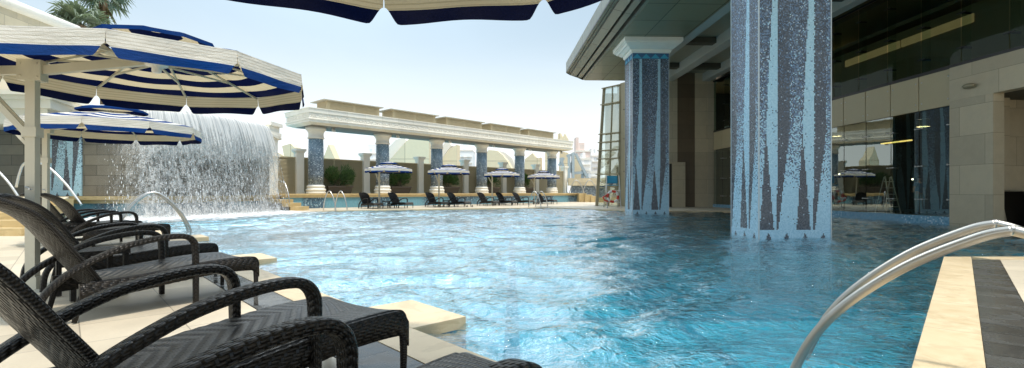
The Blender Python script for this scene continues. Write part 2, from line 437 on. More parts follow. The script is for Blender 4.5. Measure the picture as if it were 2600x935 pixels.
M['shirt']=m_plain('blue_shirt',(.05,.13,.26),.8,var=.1); M['trouser']=m_plain('beige_trousers',(.36,.31,.22),.8,var=.1)
M['shoe']=m_plain('dark_shoe',(.02,.018,.016),.5,var=.2)
M['sail']=m_brick('beige_cladding',(.80,.68,.47),(.40,.32,.20),3.4,2.6,.06,0,.6,.05)
M['sailwhite']=m_plain('white_cladding',(.80,.77,.70),.6,var=.05)
M['ground']=m_plain('city_ground',(.32,.29,.24),.9,var=.2,scale=.05)

def m_city(name,wall,win,sx,sz):
    m,nt,out=newmat(name); u,v=uvxy()
    a=(u/sx).fract(); b=(v/sz).fract()
    w=a.gt(.28)*a.lt(.72)*b.gt(.3)*b.lt(.75); c=white(vec((u/sx).floor(),(v/sz).floor()))
    col=mixc(w*(c*.5+.5),wall,win); n=noisef(objco(),.15,4); col=mixc((n-.4).clamp()*.5,col,(.9,.9,.88))
    principled(out,col,.7); return m
M['cityW']=m_city('city_white',(.86,.85,.83),(.58,.62,.64),3.2,3.4); M['cityP']=m_city('city_pink',(.74,.60,.54),(.60,.52,.48),3.4,3.4)
M['cityB']=m_city('city_blue',(.80,.84,.86),(.58,.68,.74),2.6,3.2)

# ---------------------------------------------------------------- camera, world, sun
cam=bpy.data.cameras.new('camera'); camo=bpy.data.objects.new('camera',cam); COL.objects.link(camo)
camo.location=(0,0,EYE); camo.rotation_euler=(R(90),0,0); cam.sensor_width=36; cam.lens=36*F_/2600
cam.shift_y=20.5/2600; cam.clip_start=.05; cam.clip_end=4000; scene.camera=camo

SUN=Vector((.20,-.24,.95)).normalized()
w=bpy.data.worlds.new('World'); scene.world=w; w.use_nodes=True; nt=w.node_tree; nt.nodes.clear(); E.nt=nt
sky=node('ShaderNodeTexSky',sky_type='NISHITA'); sky.sun_disc=False; sky.sun_elevation=math.asin(SUN.z); sky.sun_rotation=math.atan2(SUN.x,SUN.y)
sky.air_density=1.0; sky.dust_density=4.0; sky.ozone_density=1.0; sky.altitude=0
tc=node('ShaderNodeTexCoord'); sp=node('ShaderNodeSeparateXYZ'); nt.links.new(tc.outputs['Generated'],sp.inputs[0])
el=E(sp.outputs[2])
hz=1.0-el.ss(-.02,.55)
col=mixc((hz*.40+.60).clamp(),E(sky.outputs[0]),mixc(hz.ss(.30,.98),(7.3,9.3,10.8),(11.6,12.2,12.3)))   # summer haze whitens the sky towards the horizon
# hazy sky: brighter overhead, plus an added bright lobe above the view for white water reflections
dt=node('ShaderNodeVectorMath',operation='DOT_PRODUCT'); nt.links.new(tc.outputs['Generated'],dt.inputs[0]); dt.inputs[1].default_value=Vector((-.24,.66,.71)).normalized()   # centre of the added bright lobe
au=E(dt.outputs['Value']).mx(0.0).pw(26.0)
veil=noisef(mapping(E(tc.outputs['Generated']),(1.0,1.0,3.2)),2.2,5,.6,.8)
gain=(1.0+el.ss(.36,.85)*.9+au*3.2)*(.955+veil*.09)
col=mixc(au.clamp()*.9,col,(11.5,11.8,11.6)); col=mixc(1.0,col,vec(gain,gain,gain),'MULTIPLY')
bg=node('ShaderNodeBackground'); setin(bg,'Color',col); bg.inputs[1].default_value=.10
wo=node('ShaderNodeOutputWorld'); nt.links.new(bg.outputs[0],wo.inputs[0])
sl=bpy.data.lights.new('sun','SUN'); sl.energy=2.7; sl.angle=R(3.0); sl.color=(1,.93,.81); so=bpy.data.objects.new('sun',sl); COL.objects.link(so)
so.rotation_euler=SUN.to_track_quat('Z','Y').to_euler(); so.location=(0,0,30)
scene.view_settings.view_transform='Standard'; scene.view_settings.look='None'; scene.view_settings.exposure=0
scene.cycles.max_bounces=10; scene.cycles.transparent_max_bounces=24; scene.cycles.caustics_reflective=False; scene.cycles.caustics_refractive=False
scene.cycles.sample_clamp_indirect=6

# ---------------------------------------------------------------- ground, pool floor, water
def struct(o): return tag(o,kind='structure')
b=MB(); b.quad([(-1500,-600,-1.75),(1500,-600,-1.75),(1500,2500,-1.75),(-1500,2500,-1.75)]); struct(b.build('ground',M['ground']))

def m_floor():
    m,nt,out=newmat('pool_floor_mosaic'); u,v=uvxy(); ts=.06
    w=white(vec((u/ts).floor(),(v/ts).floor())); n=noisef(vec(u,v),.25,3)
    c=mixc(w,(.03,.47,.70),(.10,.64,.84)); c=mixc(n.ss(.4,.7)*.35,c,(.02,.40,.60)); ln=((u/3.0).fract()-.5).abs().gt(.46)+((v/3.0).fract()-.5).abs().gt(.46); c=mixc(ln.clamp()*.7,c,(.02,.16,.30))
    principled(out,c,.5); return m
b=MB(); b.quad([(-30,-8,-1.35),(26,-8,-1.35),(26,56,-1.35),(-30,56,-1.35)],[(-30,-8),(26,-8),(26,56),(-30,56)]); struct(b.build('pool_floor',m_floor()))
def m_water():
    m,nt,out=newmat('pool_water'); co=geopos()
    d=noisef(mapping(co,(.85,1.15,1)),9,4,.62,.8)
    nb=bump(d,1.0,.035)
    fr=node('ShaderNodeFresnel'); fr.inputs[0].default_value=1.52; setin(fr,'Normal',nb)
    gl=node('ShaderNodeBsdfGlossy'); gl.inputs['Roughness'].default_value=.03; setin(gl,'Normal',nb); gl.inputs[0].default_value=(1,1,1,1)
    tr=node('ShaderNodeBsdfTransparent'); tr.inputs[0].default_value=(.78,.95,.97,1)
    di=node('ShaderNodeBsdfDiffuse'); setin(di,'Color',(.018,.40,.56)); setin(di,'Normal',nb)   # light scattered in the water body
    bo=node('ShaderNodeMixShader'); bo.inputs[0].default_value=.22; nt.links.new(tr.outputs[0],bo.inputs[1]); nt.links.new(di.outputs[0],bo.inputs[2])
    x=node('ShaderNodeMixShader'); nt.links.new((E(fr.outputs[0])*2.1).clamp().k,x.inputs[0]); nt.links.new(bo.outputs[0],x.inputs[1]); nt.links.new(gl.outputs[0],x.inputs[2])
    nt.links.new(x.outputs[0],out.inputs[0]); return m
WZ=-.068
import numpy as np
def wave_height(X,Y):
    rs=np.random.RandomState(11); H=np.zeros_like(X)
    Wx=X+.35*np.sin(Y*.9+1.0)+.2*np.sin(X*1.3+Y*1.7); Wy=Y+.3*np.sin(X*1.1+.5)+.2*np.sin(X*1.9-Y*1.2)
    for k in range(46):
        lam=.22*(1.7/.22)**rs.rand(); a=rs.normal(-.15,.75); ph=rs.rand()*6.28
        kx,ky=math.sin(a)*2*PI/lam,math.cos(a)*2*PI/lam
        q=np.sin(kx*Wx+ky*Wy+ph); H+=lam*.0072*(q+.35*np.cos(2*(kx*Wx+ky*Wy+ph)))
    # gusts: patches of livelier and calmer surface; choppiest below the fall
    g=.75+.35*np.sin(X*.45+Y*.3+.7)*np.sin(Y*.38-X*.2)
    g+=1.1*np.exp(-((X+12.0)**2+(Y-21.5)**2)/30.0)
    return .050*np.tanh(H*g/.050)      # crests stay below the coping
def water_mesh(x0,x1,y0,y1,st):
    nx=int((x1-x0)/st)+1; ny=int((y1-y0)/st)+1
    X,Y=np.meshgrid(np.linspace(x0,x1,nx),np.linspace(y0,y1,ny)); Z=WZ+wave_height(X,Y)
    co=np.stack([X,Y,Z],-1).reshape(-1,3).astype(np.float32)
    idx=np.arange(nx*ny).reshape(ny,nx); q=np.stack([idx[:-1,:-1],idx[:-1,1:],idx[1:,1:],idx[1:,:-1]],-1).reshape(-1,4)
    me=bpy.data.meshes.new('pool_water'); n=len(q); me.vertices.add(len(co)); me.vertices.foreach_set('co',co.ravel())
    me.loops.add(n*4); me.loops.foreach_set('vertex_index',q.ravel().astype(np.int32)); me.polygons.add(n)
    me.polygons.foreach_set('loop_start',np.arange(0,n*4,4,dtype=np.int32)); me.polygons.foreach_set('loop_total',np.full(n,4,dtype=np.int32))
    me.polygons.foreach_set('use_smooth',np.ones(n,dtype=bool)); me.update(calc_edges=True); me.validate()
    return me
wme=water_mesh(-17,17,-4,37,.062); wo_=bpy.data.objects.new('pool_water',wme); COL.objects.link(wo_); wme.materials.append(m_water()); struct(wo_)

# ---------------------------------------------------------------- left deck (local frame: u along the pool edge, v into the pool)
TH=R(42.5); U=Vector((-math.sin(TH),math.cos(TH))); V=Vector((math.cos(TH),math.sin(TH))); O=Vector((-.731,3.584))
def uv2(u,v): p=O+U*u+V*v; return (p.x,p.y)
def deckslab(name,poly_uv,z0,z1,mat,fn=uv2,side=None):
    b=MB(); n=len(poly_uv); P=[fn(*p) for p in poly_uv]
    a=sum(P[i][0]*P[(i+1)%n][1]-P[(i+1)%n][0]*P[i][1] for i in range(n))
    if a<0: poly_uv=poly_uv[::-1]; P=P[::-1]
    uacc=0
    for i in range(n):
        p,q=P[i],P[(i+1)%n]; L=math.hypot(q[0]-p[0],q[1]-p[1])
        zm=max(z0,z1-.09)
        b.quad([(*p,zm),(*q,zm),(*q,z1),(*p,z1)],[(uacc,zm),(uacc+L,zm),(uacc+L,z1),(uacc,z1)],0)
        if zm>z0: b.quad([(*p,z0),(*q,z0),(*q,zm),(*p,zm)],[(uacc,z0),(uacc+L,z0),(uacc+L,zm),(uacc,zm)],1)
        uacc+=L
    b.quad([(*p,z1) for p in P],[tuple(c) for c in poly_uv],0)
    return struct(b.build(name,[mat,side or M['poolwall']]))
UA,UB=-9.0,13.2
deckslab('pool_deck',[(UA,-.67),(UB,-.67),(UB,-22),(UA,-22)],-1.3,-.008,M['tile'])
deckslab('deck_border',[(UA,-.335),(UB,-.335),(UB,-.664),(UA,-.664)],-1.3,-.004,M['dark'])
co_poly=[(UA,-.33)]
co_poly=[(UA,-.330),(UA,0)]
for k in range(-1,3):
    u0=4.72*k
    co_poly += [(u0,0),(u0,.49),(u0+.83,.49),(u0+.83,0)]
co_poly += [(UB,0),(UB,-.330)]
# coping pieces (convex pieces so tops triangulate cleanly)
deckslab('pool_coping',[(UA,-.330),(UA,0),(UB,0),(UB,-.330)],-1.3,0,M['coping'])
for k in range(-1,3):
    u0=4.72*k
    deckslab('coping_block',[(u0,.002),(u0,.49),(u0+.83,.49),(u0+.83,.002)],-1.3,.002,M['coping'])

# steps behind the loungers
st=empty('deck_stair',(-11.25,11.2,0),0,'cream sandstone steps behind the loungers at left','stair')
for k in range(5):
    b=MB(); b.box(-7,0-.16*k*.6,.34*k,.34*k+.40,-.3 if k==0 else .165*k-.06,.165*(k+1)); b.build('step',M['yellowcop'],st,bevel=.012)
b=MB(); b.prism([(-7,1.7),(-.55,1.7),(-6.7,8.6),(-12,8.6)],-.3,.82); b.build('landing',M['sandblock'],st)

# ---------------------------------------------------------------- right deck
TR=R(42.7); D2=Vector((math.sin(TR),math.cos(TR))); N2=Vector((math.cos(TR),-math.sin(TR)))
OR=Vector((2.27,2.774))
def ur2(u,v): p=OR+D2*u+N2*v; return (p.x,p.y)
UE=6.52
def cut(v): return UE-v*math.tan(R(45-2.3))   # far edge runs across the picture
YF=ur2(UE,0)[1]
def wpoly(v0,v1,dy):
    # strip between two v lines, cut at a constant world depth
    def umax(v): return (YF-dy-OR.y-N2.y*v)/D2.y
    return [(-6,v0),(umax(v0),v0),(umax(v1),v1),(-6,v1)]
deckslab('pool_coping',wpoly(0,.310,0),-1.3,0,M['coping'],ur2)
deckslab('deck_border',wpoly(.314,.62,.30),-1.3,-.004,M['dark'],ur2)
deckslab('pool_deck',wpoly(.624,16,.30),-1.3,-.008,M['tile'],ur2)
x0=ur2((YF-OR.y-N2.y*.312)/D2.y,.312)[0]
deckslab('pool_coping',[(x0+.01,YF-.296),(x0+.01,YF),(22,YF),(22,YF-.296)],-1.3,.001,M['coping'],lambda a,b:(a,b))

# ---------------------------------------------------------------- far deck between pool and pergola ledge
P0=Vector((-12.5,30.0)); PD=Vector((math.sin(R(42.7)),math.cos(R(42.7)))); PN=Vector((-PD.y,PD.x))
def pg(a,bb): p=P0+PD*a+PN*bb; return (p.x,p.y)
far=[(-13.2,26.4),(-10.6,25.9),(-4,29.2),(2.1,31.8),(6.0,27.4),(6.6,25.6),(16,25.6),(16,60),pg(34,0),pg(-2.2,0)]
b=MB()
deckslab('pool_deck',far,-1.3,-.004,M['tile'],lambda a,b:(a,b))
for (p,q) in zip(far[:6],far[1:7]):
    d=Vector(q)-Vector(p); n=Vector((-d.y,d.x)).normalized()
    deckslab('pool_coping',[tuple(Vector(p)-n*.02),tuple(Vector(q)-n*.02),tuple(Vector(q)+n*.55),tuple(Vector(p)+n*.55)],-1.3,.0+rnd.uniform(0,.0015),M['coping'],lambda a,b:(a,b))

# ---------------------------------------------------------------- handrails (lancet arches of steel tube)
SZ=[(0,.80),(.132,.752),(.434,.567),(.73,.296),(.92,.03),(1.06,-.30)]
def smooth_path(pts,n=6):
    """Catmull-Rom through points"""
    pts=[Vector(p) for p in pts]; out=[]
    for i in range(len(pts)-1):
        p0=pts[max(i-1,0)]; p1=pts[i]; p2=pts[i+1]; p3=pts[min(i+2,len(pts)-1)]
        for k in range(n):
            t=k/n; out.append(.5*((2*p1)+(-p0+p2)*t+(2*p0-5*p1+4*p2-p3)*t*t+(-p0+3*p1-3*p2+p3)*t**3))
    out.append(pts[-1]); return out
def arch(parent,base,dirv,peak,left,right,r=.022,mat='steel',name='rail'):
    """left/right: lists of (s,z) from the peak down; dirv horizontal unit; base xy of the peak (parent-local)"""
    bx,by=base
    def pts(l,sg): return smooth_path([(bx+dirv[0]*s*sg,by+dirv[1]*s*sg,z) for s,z in l])
    b=MB(); b.tube(pts(left,1),r,12); b.tube(pts(right,-1),r,12); b.ellipsoid((bx,by,peak),(r*1.0,r*1.0,r*1.0),10,8)
    return b.build(name,M[mat],parent)
lad=empty('pool_ladder',(2.253,2.20,0),0,'large polished steel handrails at the right foreground pool edge','handrail',None)
vd=(-N2.x,-N2.y)
for off in ((0,0),(.38,.46)):
    rr=[(q*.86,1-(1-z)*.86) for q,z in SZ]; dn=[(0,.828),(.10,.79),(.27,.67),(.43,.46),(.52,.2),(.55,-.006)]
    arch(lad,off,vd,.828,rr,dn,.0245,'steeldull')
    b=MB(); q=(off[0]-vd[0]*.55,off[1]-vd[1]*.55); b.lathe([(.045,0),(.045,.008),(.03,.014)],(q[0],q[1],.0)); b.build('foot_plate',M['steeldull'],lad)
    b=MB(); q=(off[0]-vd[0]*-.05,off[1]-vd[1]*-.05)
ladL=[(0,.99),(.14,.94),(.36,.74),(.58,.44),(.74,.10),(.82,-.3)]
ladR=[(0,.99),(.14,.94),(.36,.74),(.56,.44),(.70,.12),(.74,.0)]
l2=empty('pool_ladder',(-8.8,12.0,0),0,'slender steel ladder arches beside the farthest near loungers, in front of the waterfall','handrail','pool ladders with arched rails')
for off in ((0,0),(-.30,.33)): arch(l2,off,(V.x,V.y),.99,ladL,ladR,.026)
def far_ladder(x,y,d,label,gap=.8):
    l=empty('pool_ladder',(x,y,0),0,label,'handrail','pool ladders with arched rails')
    for k in (0,1):
        q=(-d[1]*gap*(k-.5)*-1,d[0]*gap*(k-.5)*-1); arch(l,q,d,1.05,[(0,1.05),(.12,1.0),(.3,.75),(.44,.4),(.52,0),(.54,-.3)],[(0,1.05),(.1,1.0),(.26,.75),(.38,.4),(.44,0)],.03)
    return l
fl=far_ladder(ax(845,26.6),26.9,(.88,-.47),'steel ladder arches on the far pool edge beside the waterfall')
fl=far_ladder(ax(1366,31.6),31.9,(.8,-.6),'steel ladder arches on the far pool edge in front of the rightmost far chairs')

# ---------------------------------------------------------------- loungers
def rsec(w,t,n=3,p=.45):
    """rounded-rectangle section (a,b)"""
    r=min(w,t)*p; out=[]
    for cx,cy,a0 in ((w/2-r,t/2-r,0),(-w/2+r,t/2-r,90),(-w/2+r,-t/2+r,180),(w/2-r,-t/2+r,270)):
        for k in range(n+1):
            a=R(a0+90*k/n); out.append((cx+r*math.cos(a),cy+r*math.sin(a)))
    return out
def make_lounger():
    root=empty('wicker_lounger')
    tag(root,'x','sun lounger','dark wicker loungers')
    HW=.325
    prof=smooth_path([(-0.0,0,.205),(.004,0,.27),(-.012,0,.322),(-.06,0,.348),(-.2,0,.357),(-.45,0,.352),(-.75,0,.325),(-1.05,0,.30),(-1.30,0,.29)],5)
    L=[0]
    for i in range(1,len(prof)): L.append(L[-1]+(prof[i]-prof[i-1]).length)
    # seat surface, sagging a little between the side rails
    top=[p for p in prof if p.z>.31 or p.x<-.05]
    N=len(prof)-1
    def sf(i,j):
        f=i*N; k=min(int(f),N-1); p=prof[k].lerp(prof[k+1],f-k); y=(j-.5)*2*(HW-.012)
        sag=.022*(1-(2*j-1)**2)*(1 if p.x<-.03 else max(0,-p.x/.03))
        return (p.x,y,p.z-sag+.002)
    def su(i,j): return (i*L[-1],j*2*HW)
    b=MB(); b.grid(sf,N,10,su); b.build('seat',M['wickerseat'],root,solid=.016)
    # side rails: deep woven skirts
    for sgn in (-1,1):
        b=MB(); n=44
        def rf(i,j,sgn=sgn):
            x=-1.42*i; f=min(i*1.42/1.42,1)
            k=min(range(len(prof)),key=lambda q:abs(prof[q].x-x) if prof[q].z>.28 else 9)
            zt=prof[k].z+.004
            if x>-.075: zt=.357-.062*((x+.075)/.07)**2
            dep=.135-.03*max(0,1-abs(x+.0)/.2)*0
            arc=math.sin(min(1,max(0,(-x)/1.3))*PI)*.028
            zb=zt-dep+arc*.5
            return zt,zb
        secs=[]
        path=[]
        for q in range(n+1):
            i=q/n; zt,zb=rf(i,0); x=-.005-1.40*i; path.append((x,zt,zb))
        y0=sgn*HW; t=.034
        for q in range(n):
            (xa,za,wa),(xb,zb_,wb)=path[q],path[q+1]
            for yy,o in ((y0-t/2,1),(y0+t/2,-1)):
                pts=[(xa,yy,wa),(xb,yy,wb),(xb,yy,zb_),(xa,yy,za)]
                uvq=[(-xa,wa),(-xb,wb),(-xb,zb_),(-xa,za)]
                if o>0: pts=pts[::-1]; uvq=uvq[::-1]
                b.quad(pts,uvq,smooth=True)
            b.quad([(xa,y0-t/2,za),(xa,y0+t/2,za),(xb,y0+t/2,zb_),(xb,y0-t/2,zb_)],[(-xa,0),(-xa,t),(-xb,t),(-xb,0)],smooth=True)
            b.quad([(xb,y0-t/2,wb),(xb,y0+t/2,wb),(xa,y0+t/2,wa),(xa,y0-t/2,wa)],[(-xb,0),(-xb,t),(-xa,t),(-xa,0)])
        b.quad([(path[0][0],y0-t/2,path[0][2]),(path[0][0],y0+t/2,path[0][2]),(path[0][0],y0+t/2,path[0][1]),(path[0][0],y0-t/2,path[0][1])],[(0,0),(t,0),(t,.13),(0,.13)])
        b.quad([(path[-1][0],y0-t/2,path[-1][2]),(path[-1][0],y0-t/2,path[-1][1]),(path[-1][0],y0+t/2,path[-1][1]),(path[-1][0],y0+t/2,path[-1][2])],[(0,0),(t,0),(t,.13),(0,.13)])
        b.build('side_rail',M['wicker'],root,merge=True)
        # rolled edge over the rail
    b=MB()
    b.box(-.028,-.004,-HW+.02,HW-.02,.215,.30); b.build('end_rail',M['wicker'],root,bevel=.006)
    for sgn in (-1,1):
        # foot-end leg, rounded shoulder into the rail, tapering
        b=MB(); b.sweep(smooth_path([(-.037,sgn*(HW+.001),.30),(-.034,sgn*(HW+.001),.25),(-.030,sgn*(HW+.001),.12),(-.034,sgn*(HW+.001),0)],4),rsec(.036,.056),scale=lambda t:1.0-.34*t,side=(0,1,0)); b.build('leg',M['wickerleg'],root)
        # armrest: one woven ribbon from the floor up and back to the rear
        pts=[(-.592,.0),(-.592,.25),(-.594,.44),(-.603,.535),(-.648,.592),(-.73,.612),(-.86,.608),(-1.0,.586),(-1.15,.547),(-1.36,.452),(-1.53,.335),(-1.63,.20),(-1.655,.0)]
        path=smooth_path([(x,sgn*(HW+.018),z) for x,z in pts],6)
        def sc(t): 
            k=max(0,1-t/.22); k2=max(0,(t-.8)/.2)
            return (1.0-.42*k-.35*k2,1.0-.10*k)
        b=MB(); b.sweep(path,rsec(.078,.046,4,.42),scale=sc,side=(0,1,0)); b.build('armrest',M['wickerarm'],root)
        b=MB(); b.lathe([(.016,0),(.019,.012),(.019,.03)],(-.592,sgn*(HW+.018),0),10); b.lathe([(.014,0),(.017,.012),(.017,.03)],(-.034,sgn*(HW+.001),0),10); b.build('foot_cap',M['black'],root)
        b=MB(); b.sweep([(-1.36,sgn*(HW-.02),.27),(-1.40,sgn*(HW-.02),.14),(-1.43,sgn*(HW-.02),0)],rsec(.038,.05),scale=lambda t:1-.3*t,side=(0,1,0)); b.build('leg',M['wickerleg'],root)
    # backrest with arched top
    bp=smooth_path([(-1.30,0,.265),(-1.39,0,.41),(-1.485,0,.55),(-1.61,0,.735),(-1.73,0,.85),(-1.92,0,.955)],6)
    BL=[0]
    for i in range(1,len(bp)): BL.append(BL[-1]+(bp[i]-bp[i-1]).length)
    NB=len(bp)-1
    def bf(i,j):
        f=i*NB; k=min(int(f),NB-1); p=bp[k].lerp(bp[k+1],f-k)
        y=(2*j-1); w=.285+.035*math.sin(min(1,i*1.3)*PI*.6)
        tt=max(0,(i-.62)/.38); hw=w*math.sqrt(max(.0,1-tt**2.6*.93)) 
        t=(bp[min(k+1,NB)]-bp[max(k-1,0)]).normalized(); nrm=Vector((t.z,0,-t.x))   # forward normal
        off=.045*y*y
        q=p+nrm*off - t*(.05*y*y*tt)
        return (q.x,y*hw,q.z)
    b=MB(); b.grid(bf,NB,14,lambda i,j:(i*BL[-1],j*.62)); b.build('backrest',M['wickerback'],root,solid=.022)
    rim=[bf(i/20,0) for i in range(0,21)]+[bf(1,j/14) for j in range(1,14)]+[bf(i/20,1) for i in range(20,-1,-1)]
    b=MB(); b.tube(rim,.016,8); b.build('backrest_rim',M['wickerleg'],root)
    return root
LA=33.0
LOUNGERS=[  # near foot-end corner, heading(deg right of forward), label
 ((.37,1.66),33,'nearest dark wicker lounger, only its far armrest and foot end showing at the bottom edge'),
 ((-.58,2.71),33,'large dark wicker lounger in the foreground with its whole seat in view'),
 ((-2.55,4.92),33,'dark wicker lounger with its foot on the wet slate, second whole one from the camera'),
 ((-3.73,6.2),33,'dark wicker lounger just behind the one on the wet slate, across the low side table'),
 ((-6.98,9.98),31,'dark wicker lounger nearest the waterfall ladder, its legs by the coping'),
 ((-8.35,11.05),31,'farthest dark wicker lounger on the left deck, before the waterfall'),
]
proto=make_lounger()
def put_lounger(o,corner,ang):
    f=Vector((math.sin(R(ang)),math.cos(R(ang)))); left=Vector((-f.y,f.x)); c=Vector(corner)+left*.325
    o.location=(c.x,c.y,0); o.rotation_euler=(0,0,math.atan2(f.y,f.x))
for i,(c,a,lab) in enumerate(LOUNGERS):
    o=proto if i==0 else copy_tree(proto)
    put_lounger(o,c,a); o['label']=lab; o['group']='dark wicker loungers on the left deck'
# far loungers, facing the pool
POOLDIR=math.degrees(math.atan2(PD.y,-PD.x))
FARCH=[(-8.55,29.7,'left of the pole of the leftmost far parasol'),(-6.95,30.9,'right of the pole of the leftmost far parasol'),
       (-5.0,32.8,'left of the pole of the second far parasol'),(-3.55,33.6,'right of the pole of the second far parasol'),
       (-1.7,36.0,'left of the pole of the third far parasol'),(-.35,37.1,'right of the pole of the third far parasol'),
       (1.0,38.6,'left of the pole of the rightmost far parasol, behind the ladder'),(3.05,41.0,'right of the pole of the rightmost far parasol')]
for x,y,s in FARCH:
    o=copy_tree(proto); o.location=(x+.55,y-.5,0); o.rotation_euler=(0,0,R(-38)+rnd.uniform(-.1,.1)); o['label']='small dark wicker lounger on the far deck, '+s; o['group']='dark wicker loungers on the far deck'
    o['label']='far deck lounger '+s

def side_table(x,y,rz,label,group,s=1.0):
    t=empty('side_table',(x,y,0),rz,label,'side table',group)
    b=MB(); b.box(-.23*s,.23*s,-.23*s,.23*s,.40,.445); b.build('table_top',M['wicker'],t,bevel=.012)
    for sx in (-1,1):
        for sy in (-1,1):
            b=MB(); b.bar((sx*.2*s,sy*.2*s,.40),(sx*.2*s,sy*.2*s,0),.04); b.build('leg',M['wickerleg'],t,bevel=.004)
    b=MB(); b.box(-.2*s,.2*s,-.2*s,.2*s,.12,.14); b.build('shelf',M['wicker'],t)
    return t
side_table(-4.08,4.75,R(57),'low dark wicker side table between two near loungers','wicker side tables')
side_table(-7.95,8.9,R(57),'dark wicker side table between the two loungers before the waterfall','wicker side tables')
for (x,y,s) in ((-7.75,30.7,'leftmost'),(-4.3,33.5,'second'),(-.95,37.0,'third'),(2.1,40.2,'rightmost')):
    side_table(x,y,R(-40),'dark wicker side table under the %s far parasol'%s,'wicker side tables',1.25)

# ---------------------------------------------------------------- parasols
def make_parasol():
    root=empty('cantilever_parasol'); tag(root,'x','parasol','striped cantilever parasols')
    CX=1.10; RR=1.50; NZ=10; Z0=2.30; RV=.46; ZV=2.53; A0=R(27.1)
    def sagz(t): return Z0+(ZV-Z0)*(t**.92)
    # canopy panels with a slight sag between ribs
    slope=math.hypot((RR-RV)*math.cos(PI/NZ),ZV-Z0)
    b=MB()
    for k in range(NZ):
        a,c=A0+2*PI*k/NZ,A0+2*PI*(k+1)/NZ
        def fn(i,j,a=a,c=c):
            r=RR+(RV-RR)*j; p=Vector((math.cos(a)*r,math.sin(a)*r)).lerp(Vector((math.cos(c)*r,math.sin(c)*r)),i)
            s=.03*math.sin(PI*i)*math.sin(PI*min(1,.15+j*.85))
            return (CX+p.x,p.y,sagz(j)-s)
        b.grid(fn,8,10,lambda i,j:(i*1.0*(1-j*.7),j*slope),smooth=True)
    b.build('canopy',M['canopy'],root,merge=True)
    # valance: ten scalloped flaps
    b=MB()
    for k in range(NZ):
        a,c=A0+2*PI*k/NZ,A0+2*PI*(k+1)/NZ; pa=Vector((math.cos(a),math.sin(a)))*RR; pc=Vector((math.cos(c),math.sin(c)))*RR; L=(pc-pa).length
        mid=(a+c)/2; on=Vector((math.cos(mid),math.sin(mid)))
        wob=rnd.uniform(0,6)
        n=26
        xs=[0,.008,.02,.035,.05,.065,.08,.1,.13]+[.13+.74*q/12 for q in range(1,12)]+[.87,.9,.92,.935,.95,.965,.98,.992,1]
        def drop(x):
            d=min(x,1-x)*L
            t=min(1,d/.085); s=t*t*(3-2*t)
            return .115+.112*s+.006*math.sin(x*7+wob)
        rows=6
        for q in range(len(xs)-1):
            for r_ in range(rows):
                pts=[];uvs=[]
                for (x,rr) in ((xs[q],r_),(xs[q],r_+1),(xs[q+1],r_+1),(xs[q+1],r_)):
                    d=drop(x)*rr/rows; p=pa.lerp(pc,x); flare=on*(.02*d/.2+.012*math.sin(x*9+wob)*d/.2*min(1,min(x,1-x)*8))
                    pts.append((CX+p.x+flare.x,p.y+flare.y,Z0-.002-d)); uvs.append((x*L,d))
                b.quad(pts,uvs,smooth=True)
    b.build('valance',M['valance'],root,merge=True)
    # vent cap
    b=MB(); VR=.57
    for k in range(NZ):
        a,c=A0+2*PI*k/NZ,A0+2*PI*(k+1)/NZ
        def fv(i,j,a=a,c=c):
            r=VR*(1-j); p=Vector((math.cos(a)*r,math.sin(a)*r)).lerp(Vector((math.cos(c)*r,math.sin(c)*r)),i)
            return (CX+p.x,p.y,2.615+.13*(j**.85)-.008*math.sin(PI*i)*(1-j))
        b.grid(fv,4,6,lambda i,j:(i*.35*(1-j),j*.58+.0))
        pa=Vector((math.cos(a),math.sin(a)))*VR; pc=Vector((math.cos(c),math.sin(c)))*VR
        b.quad([(CX+pa.x,pa.y,2.615),(CX+pa.x,pa.y,2.575),(CX+pc.x,pc.y,2.575),(CX+pc.x,pc.y,2.615)],[(0,.10),(0,.145),(.35,.145),(.35,.10)])
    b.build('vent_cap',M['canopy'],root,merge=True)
    # ribs and struts
    for k in range(NZ):
        a=A0+2*PI*k/NZ; d=Vector((math.cos(a),math.sin(a),0))
        b=MB(); b.bar(Vector((CX,0,2.60))+d*.08,Vector((CX,0,Z0-.022))+d*(RR-.02),.022,.02); rb=b.build('rib',M['pole'],root)
        b=MB(); b.bar(Vector((CX,0,2.375))+d*.07,Vector((CX,0,2.385))+d*.98,.020,.018); b.build('strut',M['pole'],rb)
    b=MB(); b.lathe([(.03,-.08),(.045,-.07),(.045,-.02),(.10,-.01),(.11,.015),(.10,.04),(.035,.05),(.03,.24)],(CX,0,2.36),14); b.build('hub',M['white'],root)
    # pole, bracket, arm, tail beam and braces
    b=MB(); b.prism([(-.042,-.042),(.042,-.042),(.042,.042),(-.042,.042)],.02,2.18); b.build('pole',M['pole'],root,bevel=.012)
    b=MB(); b.box(-.3,.3,-.3,.3,0,.02); b.box(-.07,.07,-.07,.07,.02,.14); b.build('base_plate',M['pole'],root,bevel=.006)
    b=MB(); b.box(-.10,.10,-.062,.062,2.13,2.34)
    for sx in (-.07,.07):
        for sz in (2.17,2.30):
            b.ellipsoid((sx,-.064,sz),(.012,.006,.012),8,6); b.ellipsoid((sx,.064,sz),(.012,.006,.012),8,6)
    b.build('bracket',M['pole'],root,bevel=.012)
    b=MB(); b.bar((.09,0,2.245),(CX-.05,0,2.41),.065,.09); b.build('arm',M['pole'],root,bevel=.01)
    b=MB(); b.bar((-.09,0,2.235),(-.55,0,2.20),.06,.085); b.build('tail_beam',M['pole'],root,bevel=.01)
    for sy in (-.035,.035):
        b=MB(); b.bar((-.04,sy,1.60),(-.50,sy,2.18),.022,.055); b.build('brace',M['pole'],root,bevel=.005)
    b=MB(); b.box(-.062,.062,-.06,.06,1.56,1.66); b.lathe([(.014,-.05),(.014,.05)],(-.03,0,1.6),8); b.build('brace_collar',M['pole'],root,bevel=.006)
